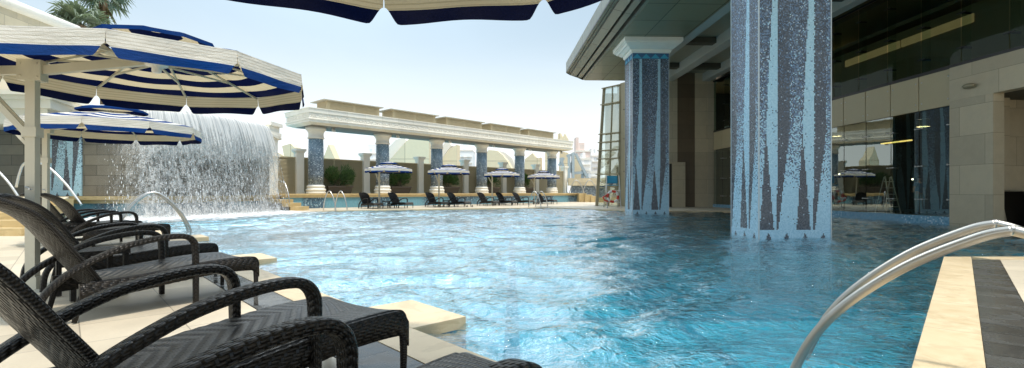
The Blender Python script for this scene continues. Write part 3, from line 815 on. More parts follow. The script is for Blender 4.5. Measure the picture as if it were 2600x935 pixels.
    b=MB(); b.tube([(.0,-.06,1.05),(.0,-.10,1.05),(.05,-.10,1.03),(.05,-.14,1.03)],.009,8); b.build('crank_handle',M['steel'],root)
    return root
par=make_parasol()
def put_par(o,center,rz,sc=1.0,dz=0):
    c,s=math.cos(rz),math.sin(rz); o.location=(center[0]-1.10*c*sc,center[1]-1.10*s*sc,dz); o.rotation_euler=(0,0,rz); o.scale=(sc,sc,sc)
PARS=[((-3.82,5.25),R(14.4),1.0,0,'big blue and cream striped parasol at left with its underside and pole in view'),
      ((-7.92,9.69),R(14.4),1.0,0,'striped parasol lower and farther behind the big one, in front of the waterfall'),
      ((-.52,1.55),R(37.9),1.126,.04,'striped parasol overhead, only its hanging valance showing at the top edge'),
      ((-7.57,30.0),R(-42),.95,.12,'leftmost small blue striped parasol on the far deck'),
      ((-4.23,32.8),R(-42),.95,.12,'second small blue striped parasol on the far deck'),
      ((-.8,38.2),R(-42),.95,.12,'third small blue striped parasol on the far deck'),
      ((2.76,42.8),R(-42),.95,.12,'rightmost small blue striped parasol on the far deck')]
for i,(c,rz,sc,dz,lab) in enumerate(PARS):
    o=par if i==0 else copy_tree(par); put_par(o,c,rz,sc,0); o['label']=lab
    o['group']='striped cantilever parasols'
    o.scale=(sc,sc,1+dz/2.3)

# ---------------------------------------------------------------- pergola with ledge
LEDGE=.90
pgo=empty('pergola',(P0.x,P0.y,0),math.atan2(PD.y,PD.x),'long cream stone pergola on blue mosaic columns at the far side','pergola')
# local: x along, y behind (PN)
LEN=27.8; W=3.43
def ring(b,x0,x1,y0,y1,z0,z1,mi=0): b.box(x0,x1,y0,y1,z0,z1,mi)
b=MB()
# profile swept as stacked frames: bevelled bottom, frieze, plain band, crown
def frust(b,x0,x1,y0,y1,z0,z1,i0,i1,mi=0):
    A=[(x0+i0,y0+i0),(x1-i0,y0+i0),(x1-i0,y1-i0),(x0+i0,y1-i0)]; B=[(x0+i1,y0+i1),(x1-i1,y0+i1),(x1-i1,y1-i1),(x0+i1,y1-i1)]
    u=0
    for k in range(4):
        p,q,r,s_=A[k],A[(k+1)%4],B[(k+1)%4],B[k]; L=math.hypot(p[0]-q[0],p[1]-q[1])
        b.quad([(*p,z0),(*q,z0),(*r,z1),(*s_,z1)],[(u,z0),(u+L,z0),(u+L,z1),(u,z1)],mi); u+=L
frust(b,0,LEN,0,W,5.24,5.37,.42,.05); frust(b,0,LEN,0,W,5.37,5.48,.05,.05); frust(b,0,LEN,0,W,5.48,5.52,.05,.0); frust(b,0,LEN,0,W,5.52,5.57,0,0); frust(b,0,LEN,0,W,5.57,5.60,0,.06)
frust(b,0,LEN,0,W,5.60,5.92,.06,.06); frust(b,0,LEN,0,W,5.92,5.94,.06,.0); frust(b,0,LEN,0,W,5.94,6.17,.0,.0); frust(b,0,LEN,0,W,6.17,6.19,.0,-.04); frust(b,0,LEN,0,W,6.19,6.24,-.04,-.04)
b.quad([(-.04,-.04,6.24),(LEN+.04,-.04,6.24),(LEN+.04,W+.04,6.24),(-.04,W+.04,6.24)])
ent=b.build('entablature',M['entab'],pgo)
b=MB(); b.quad([(.42,.42,5.238),(.42,W-.42,5.238),(LEN-.42,W-.42,5.238),(LEN-.42,.42,5.238)]); b.build('entablature_soffit',M['underside'],pgo)
# frieze relief: repeating palmettes, front and left end
b=MB()
def palmette(c,ux,n,z):
    for (dx,dz,rx,rz_) in ((0,.0,.075,.13),(-.12,.03,.05,.09),(.12,.03,.05,.09),(-.19,-.08,.06,.05),(.19,-.08,.06,.05),(0,-.12,.15,.03)):
        p=Vector(c)+Vector(ux)*dx; 
        sx=(rx if abs(ux[0])>.5 else .03,rx if abs(ux[1])>.5 else .03,rz_)
        b.ellipsoid((p.x,p.y,z+dz),sx,6,4)
for k in range(int((LEN-.3)/.5)): palmette((.35+k*.5,.062,0),(1,0,0),0,5.76)
for k in range(6): palmette((.062,.35+k*.52,0),(0,1,0),0,5.76)
b.build('frieze_relief',M['relief'],ent)
COLA=[1.28+5.015*k for k in range(6)]
for k,a in enumerate(COLA):
    y=1.7
    b=MB(); b.lathe([(.47,1.45),(.485,2.2),(.48,3.4),(.455,4.50)],(a,y,0),28); c=b.build('column',M['colmosaic'],pgo)
    b=MB(); b.lathe([(.62,LEDGE),(.62,1.0),(.57,1.02),(.57,1.05),(.61,1.08),(.63,1.14),(.61,1.20),(.55,1.23),(.53,1.28),(.56,1.31),(.575,1.36),(.55,1.41),(.49,1.47)],(a,y,0),28); b.build('column_base',M['creampale'],c)
    b=MB(); b.lathe([(.47,4.48),(.52,4.50),(.53,4.56),(.48,4.60),(.47,4.86),(.50,4.90),(.54,5.0),(.62,5.06),(.64,5.10),(.64,5.236)],(a,y,0),28); b.build('capital',M['creampale'],c)
    b=MB(); b.lathe([(.10,5.05),(.10,5.237)],(a+.95,y-.5,0),12); b.ellipsoid((a+.95,y-.58,5.06),(.10,.12,.09),10,6); b.build('spotlight',M['white'],pgo)
for k in range(5):
    x0=1.75+5.05*k; b=MB(); b.box(x0,x0+3.9,1.1,2.55,6.24,6.98); bx=b.build('roof_vent_box',M['louvre'],pgo)
    b=MB()
    for q in range(9):
        z=6.33+q*.07
        for (xa,xb) in ((x0+.22,x0+1.86),(x0+2.05,x0+3.70)): b.bar((xa,1.085,z),(xb,1.085,z),.03,.035)
        b.bar((x0-.015,1.25,z),(x0-.015,2.4,z),.03,.035)
    b.build('louvre_slats',M['louvre'],bx)
    b=MB(); b.box(x0-.35,x0+4.1,.85,2.8,7.0,7.05); b.box(x0-.2,x0+4.0,1.0,2.65,6.98,7.0); b.build('vent_roof',M['boxroof'],bx)
# ledge the pergola stands on
lg=empty('mosaic_ledge',(P0.x,P0.y,0),math.atan2(PD.y,PD.x),'long low blue mosaic ledge with yellow coping under the pergola','ledge wall')
b=MB(); b.box(-1.6,LEN+.6,0.02,4.2,-.4,LEDGE-.24); b.build('ledge_wall',M['ledgemosaic'],lg)
b=MB(); b.box(-1.7,LEN+.7,-.10,4.2,LEDGE-.10,LEDGE); b.box(-1.65,LEN+.65,-.05,4.2,LEDGE-.24,LEDGE-.10); b.build('coping',M['yellowcop'],lg,bevel=.02)
# fence
fe=empty('louvred_fence',(*pg(0,3.4),0),math.atan2(PD.y,PD.x),'beige louvred fence between cream capped piers behind the pergola','fence')
PA=[.9+4.98*k for k in range(-1,7)]
for k,a in enumerate(PA):
    b=MB(); b.box(a-.25,a+.25,-.25,.25,LEDGE-.3,3.72); b.box(a-.30,a+.30,-.30,.30,3.66,3.74); b.box(a-.36,a+.36,-.36,.36,3.74,3.90); b.box(a-.28,a+.28,-.28,.28,LEDGE-.3,LEDGE+.12); b.build('pier',M['creampale'],fe,bevel=.015)
    if k<len(PA)-1:
        b=MB(); x0,x1=a+.25,PA[k+1]-.25; b.box(x0,x1,.06,.10,LEDGE-.2,3.30); z=LEDGE+.05
        while z<3.28:
            b.quad([(x0,-.03,z),(x1,-.03,z),(x1,.055,z+.075),(x0,.055,z+.075)],[(x0,z),(x1,z),(x1,z+.1),(x0,z+.1)]); b.quad([(x0,-.03,z-.012),(x1,-.03,z-.012),(x1,-.03,z),(x0,-.03,z)]); z+=.088
        b.box(x0,x1,-.05,.12,3.28,3.36); b.box((x0+x1)/2-.04,(x0+x1)/2+.04,-.045,.05,LEDGE,3.28); b.build('louvre_panel',M['louvre'],fe)
# planters with shrubs
def shrub_mesh(seed,w=1.5,h=1.35,d=.9,n=2300):
    r=random.Random(seed); b=MB()
    lobes=[(r.uniform(-w*.36,w*.36),r.uniform(-d*.25,d*.25),h*r.uniform(.25,.62),r.uniform(.26,.42)) for _ in range(9)]
    for i in range(n):
        lx,ly,lz,lr=r.choice(lobes); a=r.uniform(0,2*PI); e=math.asin(r.uniform(-.7,1)); rr=lr*(r.uniform(.55,1.05)**.6)*1.15
        p=Vector((lx+rr*math.cos(a)*math.cos(e),ly+rr*math.sin(a)*math.cos(e),max(.02,lz+rr*math.sin(e)*1.1)))
        dirv=(p-Vector((0,0,h*.2))).normalized()+Vector((r.uniform(-.5,.5),r.uniform(-.5,.5),r.uniform(-.1,.6))); dirv.normalize()
        sd=dirv.cross(Vector((r.uniform(-1,1),r.uniform(-1,1),r.uniform(-1,1)))).normalized(); L=r.uniform(.14,.34); ww=.020
        b.quad([p-sd*ww*.3,p+dirv*L*.5-sd*ww,p+dirv*L,p+dirv*L*.5+sd*ww])
    return b
WHERE=['beside the first pergola column','beside the second pergola column, behind a parasol','between the third and fourth pergola columns','beside the fourth pergola column','beside the fifth pergola column']
for k in range(5):
    a=3.35+5.0*k; x,y=pg(a,2.65)
    p=empty('planter_shrub',(x,y,LEDGE),math.atan2(PD.y,PD.x),'green feathery shrub in a long brown planter '+WHERE[k],'shrub','shrubs in planters under the pergola')
    b=MB()
    frust(b,-.9,.9,-.35,.35,0,.42,.10,.0); frust(b,-.94,.94,-.39,.39,.42,.54,0,0); b.quad([(-.94,-.39,.54),(.94,-.39,.54),(.94,.39,.54),(-.94,.39,.54)]); b.build('planter',M['planter'],p)
    b=shrub_mesh(40+k,1.75,1.55+.1*(k%2)); o=b.build('foliage',M['leaf'],p); o.location=(0,0,.5)
    b=MB()
    for q in range(7): b.tube([(rnd.uniform(-.4,.4),rnd.uniform(-.1,.1),.5),(rnd.uniform(-.6,.6),rnd.uniform(-.2,.2),1.1+rnd.uniform(0,.4))],.018,6)
    b.build('stem',M['bark'],p)

# ---------------------------------------------------------------- stairs and wall at the far right of the pergola
sx=empty('pool_stair',(0,0,0),0,'broad yellow stone steps at the right end of the far ledge','stair')
E0=Vector(pg(LEN+.72,0))
for k in range(6):
    b=MB(); q0=E0+Vector((.05+.55*k,-1.6-.35*k)); 
    b.box(q0.x-.1,q0.x+.62+(0 if k<5 else .3),q0.y,q0.y+6,-.2,LEDGE-.145*k-.02); b.build('step',M['yellowcop'],sx,bevel=.012)
rwall=empty('terrace_wall',(0,0,0),0,'low beige wall with dark blue mosaic below beside the far stairs','wall')
b=MB(); b.box(6.6,13.2,54.5,55.0,-.3,1.72); b.build('mosaic_face',M['colmosaic'],rwall)
b=MB(); b.box(6.3,13.4,54.35,55.1,1.72,2.55); b.build('wall_cap',M['sandblock'],rwall)
for (px,Y,lab) in ((1463,49.5,'left of the two steel arch rails on the far stairs'),(1497,49.0,'right of the two steel arch rails on the far stairs')):
    h=empty('stair_handrail',(ax(px,Y),Y,0),0,lab,'handrail','steel arch rails on the far stairs')
    arch(h,(0,0),(1,0),2.2,[(0,2.2),(.25,2.05),(.6,1.5),(.8,.9),(.83,-.02)],[(0,2.2),(.2,2.1),(.5,1.55),(.7,.86)],.045)
# steel truss beyond
tr=empty('steel_truss',(0,0,0),0,'grey steel truss frame with beige panel to the right of the pergola','steel frame')
def bars(name,lst,Y,wd,mat,parent,dy=0):
    for k_,(a,c) in enumerate(lst):
        p,q=at(*a,Y),at(*c,Y); p.y+=dy+.07*k_; q.y+=dy+.07*k_; b=MB(); b.bar(p,q,wd,wd,up=(0,1,0)); b.build(name,M[mat],parent)
bars('beam',[((1455,388),(1455,460)),((1445,392),(1445,460)),((1462,390),(1492,452)),((1453,440),(1482,438)),((1445,440),(1456,405)),((1480,432),(1480,460)),((1440,460),(1520,462)),((1492,440),(1492,460)),((1440,396),(1462,390)),((1446,420),(1456,440)),((1483,438),(1500,460)),((1425,400),(1442,455)),((1421,420),(1433,400))],60,.32,'steelpaint',tr)
b=MB(); pts=[at(px,py,61.5) for px,py in ((1459,462),(1479,462),(1479,428),(1459,392))]; b.quad(pts,[(p.x,p.z) for p in pts]); b.build('panel',M['sail'],tr,solid=.3)

# beige sail-like cladding shapes beyond the fence
def sail(name,poly,Y,mat,label,thick=1.2,group='angular beige roof forms beyond the fence'):
    b=MB(); f=[at(px,py,Y) for px,py in poly]; bk=[p+Vector((.25*thick,thick,0)) for p in f]; n=len(f)
    b.quad(f,[(p.x,p.z) for p in f]); b.quad(bk[::-1],[(p.x,p.z) for p in bk[::-1]])
    for i in range(n): b.quad([f[(i+1)%n],f[i],bk[i],bk[(i+1)%n]],[(0,0),(1,0),(1,1),(0,1)])
    return tag(b.build(name,mat),label,'roof form',group)
sail('roof_form',[(985,452),(985,412),(1032,359),(1062,334),(1090,330),(1090,452)],62,M['sail'],'broad beige clad slope between the second and third pergola columns',2)
sail('roof_form',[(952,440),(952,412),(1004,356),(1026,350),(1032,358),(985,411),(985,440)],64,M['sailwhite'],'white slanted edge left of the broad beige slope',1)
sail('roof_form',[(1119,455),(1120,412),(1128,395),(1140,380),(1152,372),(1160,368),(1160,455)],66,M['sail'],'beige curved fin right of the third pergola column')
sail('roof_form',[(1104,452),(1112,400),(1122,372),(1130,362),(1140,362),(1146,370),(1133,386),(1122,404),(1117,452)],68,M['sailwhite'],'white curved band beside the beige curved fin')
sail('roof_form',[(1229,455),(1231,400),(1240,381),(1262,383),(1276,394),(1288,410),(1298,428),(1300,455)],66,M['sail'],'beige hump right of the fourth pergola column')
sail('roof_form',[(1262,440),(1264,383),(1283,388),(1300,402),(1308,424),(1310,440)],69,M['sailwhite'],'white hump edge beside the beige hump')
sail('roof_form',[(1328,455),(1333,404),(1352,389),(1358,398),(1366,402),(1372,400),(1372,455)],66,M['sail'],'beige peaks right of the fifth pergola column')
sail('roof_form',[(1384,455),(1384,380),(1392,375),(1398,455)],66,M['sail'],'narrow beige slab behind the last pergola column')
sail('roof_form',[(820,450),(820,404),(834,367),(850,404),(850,450)],62,M['sail'],'small beige pointed form beside the first pergola column')
sail('roof_form',[(718,440),(721,396),(716,371),(737,365),(747,375),(747,440)],60,M['sail'],'tilted beige box just left of the first fence pier')
sail('roof_form',[(690,440),(694,398),(706,388),(720,396),(722,440)],62,M['sail'],'low beige form beside the waterfall above the fence')
sail('roof_form',[(1414,372),(1417,340),(1423,338),(1428,350),(1434,339),(1441,352),(1443,372)],70,M['sail'],'two small beige horns above the right end of the pergola')
sail('roof_form',[(1418,462),(1421,384),(1441,388),(1446,462)],72,M['sail'],'beige upright slab beside the steel truss')

# hazy city beyond
def city(px0,px1,py,Y,mat,label,roofs=()):
    x0,x1=ax(px0,Y),ax(px1,Y); zt=at(0,py,Y).z; t=empty('city_building',((x0+x1)/2,Y,-1.7),0,label,'building','hazy city blocks beyond the terrace'); w2=(x1-x0)/2
    b=MB(); b.box(-w2,w2,0,14,0,zt+1.7); b.build('wall',M[mat],t)
    b=MB(); b.box(-w2*1.02,w2*1.02,-.2,14.2,zt+1.7,zt+2.2); r_=b.build('roof',M['sailwhite'],t)
    for (a,c,h) in roofs:
        b=MB(); b.box(-w2+2*w2*a,-w2+2*w2*c,3+h*.13,9-h*.11,zt+2.2,zt+2.2+h); b.build('roof_house',M[mat],r_)
    b=MB()
    for q in range(5):
        z=(zt+1.7)*(.35+.13*q); b=MB(); b.box(-w2*.9,w2*.9,-.8,-.01,z,z+.25); b.build('balcony',M['sailwhite'],t)
city(1462,1499,386,170,'cityP','pinkish hazy apartment block right of the pergola',((.2,.7,3),(.1,.3,5)))
city(1476,1500,406,150,'cityW','white hazy tower before the pinkish block',((.3,.6,2),))
city(1502,1530,398,190,'cityW','white hazy tower close to the glass bay',((.1,.5,3),))
city(920,962,392,210,'cityB','pale blue hazy tower behind the second pergola column',((.2,.6,4),))
city(1166,1200,384,210,'cityB','pale blue hazy tower behind the fourth pergola column',((.1,.5,3),))
city(1500,1516,440,140,'cityW','low white hazy house beside the glass bay')

# ---------------------------------------------------------------- left fountain building, waterfall, palm
fb=empty('fountain_building',(0,0,0),0,'tall cream stone block with cornice carrying the waterfall','building')
wallp=[(-27,20.0),(-14.9,20.0),(-13.6,24.8),(-13.5,26.0),(-14.3,29.4),(-27,29.4)]
b=MB(); b.prism(wallp,.5,4.02); b.build('wall',M['greyblock'],fb)
def grow(poly,d):
    c=Vector((sum(p[0] for p in poly)/len(poly),sum(p[1] for p in poly)/len(poly))); out=[]
    n=len(poly)
    for i in range(n):
        p=Vector(poly[i]); a=(p-Vector(poly[i-1])).normalized(); e=(Vector(poly[(i+1)%n])-p).normalized()
        n1=Vector((a.y,-a.x)); n2=Vector((e.y,-e.x)); m=(n1+n2); m=m/max(.4,m.length_squared/2); out.append(tuple(p+m*d))
    return out
b=MB(); b.prism(grow(wallp,.22),-.3,.54); b.build('mosaic_plinth',M['ledgemosaic'],fb)
b=MB(); b.prism(grow(wallp,.36),.68,.83); b.prism(grow(wallp,.28),.541,.68); b.build('ledge_coping',M['yellowcop'],fb,bevel=.02)
# cornice crown
b=MB(); b.prism(grow(wallp,.18),4.021,4.16); b.prism(grow(wallp,.34),4.16,4.30); b.build('lip_cornice',M['creampale'],fb,bevel=.02)
crn=[(-27,17.9),(-16.85,17.9),(-18.1,20.7),(-27,20.7)]
b=MB(); b.prism(grow(crn,-.30),3.55,4.10); b.prism(grow(crn,-.12),4.10,4.42); b.prism(grow(crn,.02),4.42,4.56); b.prism(grow(crn,.16),4.56,4.74); b.build('cornice',M['cream'],fb,bevel=.03)
b=MB(); b.prism([(-27,18.5),(-17.4,18.5),(-18.5,20.5),(-27,20.5)],4.74,6.2); b.build('parapet',M['cream'],fb)
# upper wall with rounded coping running away from the viewer
d1=Vector((-.045,1))
up0=Vector((-19.2,9.5)); 
def upx(y): return -19.55-.045*(y-16)
b=MB(); b.prism([(upx(8),8),(upx(17.2),17.2),(-30,17.2),(-30,8)],4.7,8.75); b.prism([(upx(17.2)-.25,17.2),(upx(22.6)-.25,22.6),(-30,22.6),(-30,17.2)],4.7,8.35); b.build('upper_wall',M['sandblock'],fb)
b=MB()
b.tube([(upx(8)-.12,8,8.92),(upx(17.3)-.12,17.3,8.92)],.34,16); b.tube([(upx(17.35)-.3,17.35,8.47),(upx(22.6)-.3,22.6,8.47)],.24,16); b.build('rounded_coping',M['creampale'],fb)
pts=[(-19.02,19.962),(-17.58,19.962)]
b=MB(); b.quad([(pts[0][0],pts[0][1],.84),(pts[1][0],pts[1][1],.84),(pts[1][0],pts[1][1],3.9),(pts[0][0],pts[0][1],3.9)],[(0,.84),(1.44,.84),(1.44,3.9),(0,3.9)]); b.build('mosaic_panel',M['mosaicC'],fb,solid=.05)
# right-hand end pier of the fall
b=MB(); b.box(-14.6,-14.0,28.2,29.2,.83,4.3); b.box(-14.75,-13.85,28.05,29.35,4.3,4.5); b.box(-14.7,-13.9,28.1,29.3,3.1,3.3); b.box(-14.8,-13.8,28.0,29.4,4.86,5.06); b.box(-14.65,-13.95,28.1,29.3,4.5,4.86); b.build('end_pier',M['creampale'],fb,bevel=.02)
# waterfall: layered falling sheets
LIP=smooth_path([(-16.0,18.75,0),(-15.0,18.72,0),(-14.1,18.85,0),(-13.25,20.2,0),(-12.65,22.3,0),(-12.25,24.0,0),(-12.2,25.1,0),(-12.6,25.9,0)],8)
LL=[0]
for i in range(1,len(LIP)): LL.append(LL[-1]+(LIP[i]-LIP[i-1]).length)
def lip(t):
    d=t*LL[-1]
    for i in range(1,len(LIP)):
        if LL[i]>=d-1e-6:
            k=(d-LL[i-1])/(LL[i]-LL[i-1]); p=LIP[i-1].lerp(LIP[i],k); tg=(LIP[min(i+1,len(LIP)-1)]-LIP[max(i-2,0)]).normalized(); return p,Vector((tg.y,-tg.x,0))
    return LIP[-1],Vector((1,0,0))
def m_fall(name,seed,dens,breakup):
    m,nt,out=newmat(name); u,v=uvxy()
    # v: 0 at lip, 1 at pool. u metres along the lip
    s1=noisef(vec(u*1.0,v*.9,seed),3.2,4,.65,.4); s2=noisef(vec(u*1.15,v*2.2,seed+5),5.5,4,.62,1.1); s3=noisef(vec(u,v*5.0,seed+9),15,3,.7,.5); big=noisef(vec(u,v*.6,seed+2),.7,2)
    st=noisef(vec(u*1.0,v*.18,seed+3),11,4,.7)
    low=v.ss(.10,.62)
    sheet=st*.55+s1*.45
    clump=s2*.55+s3*.45
    f=sheet*(1.0-low)+clump*low
    thr=(low*breakup)+(1.0-low)*(.52-dens)+(big-.5)*.16
    a=((f-thr)*(7.0-low*1.2)).clamp()
    mist=v.ss(.86,1.0)*.55
    a=(a+mist*noisef(vec(u,v*3,seed),6,3)).clamp()
    endf=u.ss(.5,2.4)
    a=a*(endf*.95+.05)*.94
    d=node('ShaderNodeBsdfDiffuse'); wc=mixc(st.ss(.36,.62),(.50,.52,.52),(.90,.88,.84)); setin(d,'Color',wc); t=node('ShaderNodeBsdfTranslucent'); setin(t,'Color',wc); g=node('ShaderNodeBsdfGlossy'); g.inputs['Roughness'].default_value=.25
    nb=bump(f,.7,.10); setin(d,'Normal',nb); setin(g,'Normal',nb)
    x=node('ShaderNodeMixShader'); x.inputs[0].default_value=.25; nt.links.new(d.outputs[0],x.inputs[1]); nt.links.new(t.outputs[0],x.inputs[2])
    x2=node('ShaderNodeMixShader'); x2.inputs[0].default_value=.12; nt.links.new(x.outputs[0],x2.inputs[1]); nt.links.new(g.outputs[0],x2.inputs[2])
    tr=node('ShaderNodeBsdfTransparent'); x3=node('ShaderNodeMixShader'); nt.links.new(a.k,x3.inputs[0]); nt.links.new(tr.outputs[0],x3.inputs[1]); nt.links.new(x2.outputs[0],x3.inputs[2])
    nt.links.new(x3.outputs[0],out.inputs[0]); return m
wf=empty('waterfall',(0,0,0),0,'broad white curtain of falling water at the left end of the pool','waterfall')
for L_,(back,thrw,dens,brk,seed) in enumerate(((.55,.62,.42,.46,1.0),(.70,.42,.38,.465,31.0),(.40,.86,.24,.495,57.0))):
    def wfn(i,j,back=back,thrw=thrw):
        p,n=lip(i)
        if j<.14:
            q=j/.14; off=-back-.35+.35*q; z=4.50-.10*q*q
        else:
            q=(j-.14)/.86; off=-back+thrw*1.25*q**.62; z=4.40-(4.40-WZ)*q
        wob=.10*noise.noise(Vector((i*18,j*2.2,L_*7)))*j
        p=p+n*(off+wob); return (p.x,p.y,z)
    b=MB(); b.grid(wfn,90,40,lambda i,j:(i*LL[-1],j)); b.build('water_sheet',m_fall('falling_water_%d'%L_,seed,dens,brk),wf)
# droplets thrown off the curtain
b=MB(); r=random.Random(5)
for k in range(1800):
    t=.06+.92*r.random()**.9; q=r.random()**.8; p,n=lip(t); off=-.55+.8*q**.62+r.gauss(0,.18)+.1; z=4.3-(4.3-WZ)*q
    p=p+n*off; s=r.uniform(.006,.018)*(.6+.7*q); h=s*r.uniform(2.0,6.0)
    if r.random()<.5: tx=Vector((n.y,-n.x,0))
    else: tx=Vector((r.uniform(-1,1),r.uniform(-1,1),0)).normalized()
    c=Vector((p.x,p.y,z)); b.quad([c-tx*s,c-Vector((0,0,h)),c+tx*s,c+Vector((0,0,h*.8))])
dm,nt,out=newmat('droplets'); pp=principled(out,mixc(noisef(objco(),20,2),(.75,.78,.8),(.92,.93,.94)),.3)
b.build('spray',dm,wf)['kind']='stuff'
# foam skirt on the pool
def m_foam():
    m,nt,out=newmat('foam'); u,v=uvxy(); co=geopos()
    n=noisef(co,3.0,6,.72,.6); n2=noisef(co,12,4,.7)
    a=((n*.6+n2*.4)-(v.pw(.7)*.50+.06))*5.0
    a=a.clamp()
    d=node('ShaderNodeBsdfDiffuse'); setin(d,'Color',(.88,.9,.92)); setin(d,'Normal',bump(n+n2*.5,.8,.08)); tr=node('ShaderNodeBsdfTransparent'); x=node('ShaderNodeMixShader')
    nt.links.new(a.k,x.inputs[0]); nt.links.new(tr.outputs[0],x.inputs[1]); nt.links.new(d.outputs[0],x.inputs[2]); nt.links.new(x.outputs[0],out.inputs[0]); return m
def ffn(i,j):
    p,n=lip(i); q=p+n*(-.5+4.2*j); return (q.x,q.y,WZ+.01+.16*(1-j)**2*(.6+.8*abs(noise.noise(Vector((i*30,j*9,0)))))+.03*noise.noise(Vector((i*50,j*20,2))))
b=MB(); b.grid(ffn,90,24,lambda i,j:(i*LL[-1],j)); b.build('foam',m_foam(),wf)

# rails and steps beside the fall
sr=empty('stair_handrail',(ax(735,26.6),26.6,0),0,'curved steel handrail dropping from the ledge right of the waterfall','handrail')
b=MB(); b.tube(smooth_path([(-.75,.6,1.55),(-.55,.5,1.6),(-.3,.3,1.25),(-.08,.1,.7),(.02,0,0)]),.03,10); b.build('rail',M['steel'],sr)
ws=empty('pool_stair',(-13.0,26.4,0),0,'small cream steps beside the right end of the waterfall','stair')
for k in range(3):
    b=MB(); b.box(-.3,.55+.45*(2-k),0,1.4,-.3,.2+.2*k); b.build('step',M['yellowcop'],ws,bevel=.01)
hr=empty('stair_handrail',(-13.4,14.2,.8),0,'tall curved steel handrails above the steps at left','handrail')
for (pl) in ([(41,476),(50,440),(62,415),(90,412),(124,426),(165,465),(190,497),(207,521)],[(-60,400),(-30,415),(0,440),(25,468),(47,500)]):
    b=MB(); b.tube(smooth_path([at(px,py,14.2+.0)-Vector((-13.4,14.2,.8)) for px,py in pl]),.032,10); b.build('rail',M['steel'],hr)

# fan palm behind the upper wall
def palm(x,y,z,h,label,seed):
    r=random.Random(seed); p=empty('fan_palm',(x,y,z),0,label,'palm tree','fan palms behind the fountain building')
    b=MB(); b.tube(smooth_path([(0,0,-h),(.1,0,-h*.5),(0,0,0)]),.22,12,scale=lambda t:1.15-.3*t); b.build('trunk',M['bark'],p)
    b=MB()
    for k in range(20):
        az=2*PI*k/26*2.4+r.uniform(-.3,.3); el=r.uniform(-.5,1.25); L=r.uniform(.45,.85)
        d=Vector((math.cos(az)*math.cos(el),math.sin(az)*math.cos(el),math.sin(el))); e=d*L; b.tube([(0,0,0),d*L*.5+Vector((0,0,.06)),e],.022,5)
        sd=d.cross(Vector((0,0,1))).normalized(); up=sd.cross(d).normalized(); fan=r.uniform(.95,1.35)
        n=22
        for q in range(n):
            a=(q/(n-1)-.5)*R(250); ld=(d*math.cos(a)+sd*math.sin(a)+up*.18*math.cos(a*2)).normalized(); ll=fan*(1-.25*abs(a)/2.2)*r.uniform(.9,1.08)
            m_=e+ld*ll*.6; tip=e+ld*ll*.92-Vector((0,0,r.uniform(.12,.45)*fan)); ws_=ld.cross(up).normalized()*.06
            b.quad([e,m_-ws_,m_+up*.01,m_+ws_]); b.quad([m_-ws_,tip,m_+ws_])
    b.build('crown',M['palm'],p)
    b=MB()
    for k in range(14):
        az=r.uniform(0,2*PI); d=Vector((math.cos(az)*.5,math.sin(az)*.5,-1)).normalized(); s_=Vector((-d.y,d.x,0)).normalized()*.12
        b.quad([Vector((0,0,-.1)),d*.8-s_,d*1.5,d*.8+s_])
    b.build('dead_fronds',M['palmdry'],p)
    return p
palm(ax(208,25),25,at(0,66,25).z,12,'grey green fan palm rising behind the cream wall at top left',3)
palm(ax(262,27),27,at(0,0,27).z,12,'fan palm with a bent leaf beside the first one, mostly above the frame',8)

# ---------------------------------------------------------------- hotel building on the right
BR=Vector((14.25,15.8)); ba=math.atan(.0387)
hb=empty('hotel_building',(BR.x,BR.y,0),ba,'dark glazed hotel front with deep canopy on mosaic columns at right','building')
def loc(x,y):
    d=Vector((x,y))-BR; c,s=math.cos(-ba),math.sin(-ba); return (d.x*c-d.y*s,d.x*s+d.y*c)
YN,YB=-9.0,17.2        # near end and back wall (local y)
SOF=8.45
# canopy: eave fascia in steps
xe=-10.0
b=MB()
b.box(xe,4,YN,YB-.1,9.0,9.6); b.build('canopy_roof',M['fascia'],hb)
b=MB(); 
def slope_strip(x0,z0,x1,z1,mi=0):
    b.quad([(x0,YN,z0),(x0,YB-.1,z0),(x1,YB-.1,z1),(x1,YN,z1)],[(0,0),(YB-YN,0),(YB-YN,abs(x1-x0)),(0,abs(x1-x0))][::1],mi)
for (a_,b_,c_,d_) in ((0,9.02,0,8.93),(0,8.93,.14,8.93),(.14,8.93,.14,8.87),(.14,8.87,.26,8.87),(.26,8.87,.26,8.78),(.26,8.78,.66,8.68),(.66,8.68,.66,8.80),(.66,8.80,.74,8.80),(.74,8.80,.74,8.62),(.74,8.62,1.02,8.58),(1.02,8.58,1.02,8.72),(1.02,8.72,1.10,8.72),(1.10,8.72,1.10,8.47),(1.10,8.47,1.24,8.47)): slope_strip(xe+a_,b_,xe+c_,d_)
for (za,zb,xa,xb) in ((8.99,8.86,xe,xe+1.1),(8.86,8.60,xe+.1,xe+1.1),(8.60,8.44,xe+.95,xe+1.1)):
    pass
b.quad([(xe,YB-.1,9.0),(xe,YB-.1,8.93),(xe+.26,YB-.1,8.78),(xe+.74,YB-.1,8.62),(xe+1.10,YB-.1,8.47),(xe+1.24,YB-.1,8.47),(xe+1.24,YB-.1,9.0)])
b.quad([(xe,YN,9.0),(xe+1.24,YN,9.0),(xe+1.24,YN,8.47),(xe+1.10,YN,8.47),(xe+.74,YN,8.62),(xe+.26,YN,8.78),(xe,YN,8.93)])
b.build('eave_fascia',M['fascia'],hb)
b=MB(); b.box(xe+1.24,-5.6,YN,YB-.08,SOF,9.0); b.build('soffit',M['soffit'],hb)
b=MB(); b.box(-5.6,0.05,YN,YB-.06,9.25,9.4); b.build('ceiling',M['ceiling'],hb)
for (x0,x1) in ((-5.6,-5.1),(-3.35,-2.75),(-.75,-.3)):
    b=MB(); b.box(x0,x1,YN,YB-.05,8.46,9.25); b.build('ceiling_beam',M['beam'],hb)
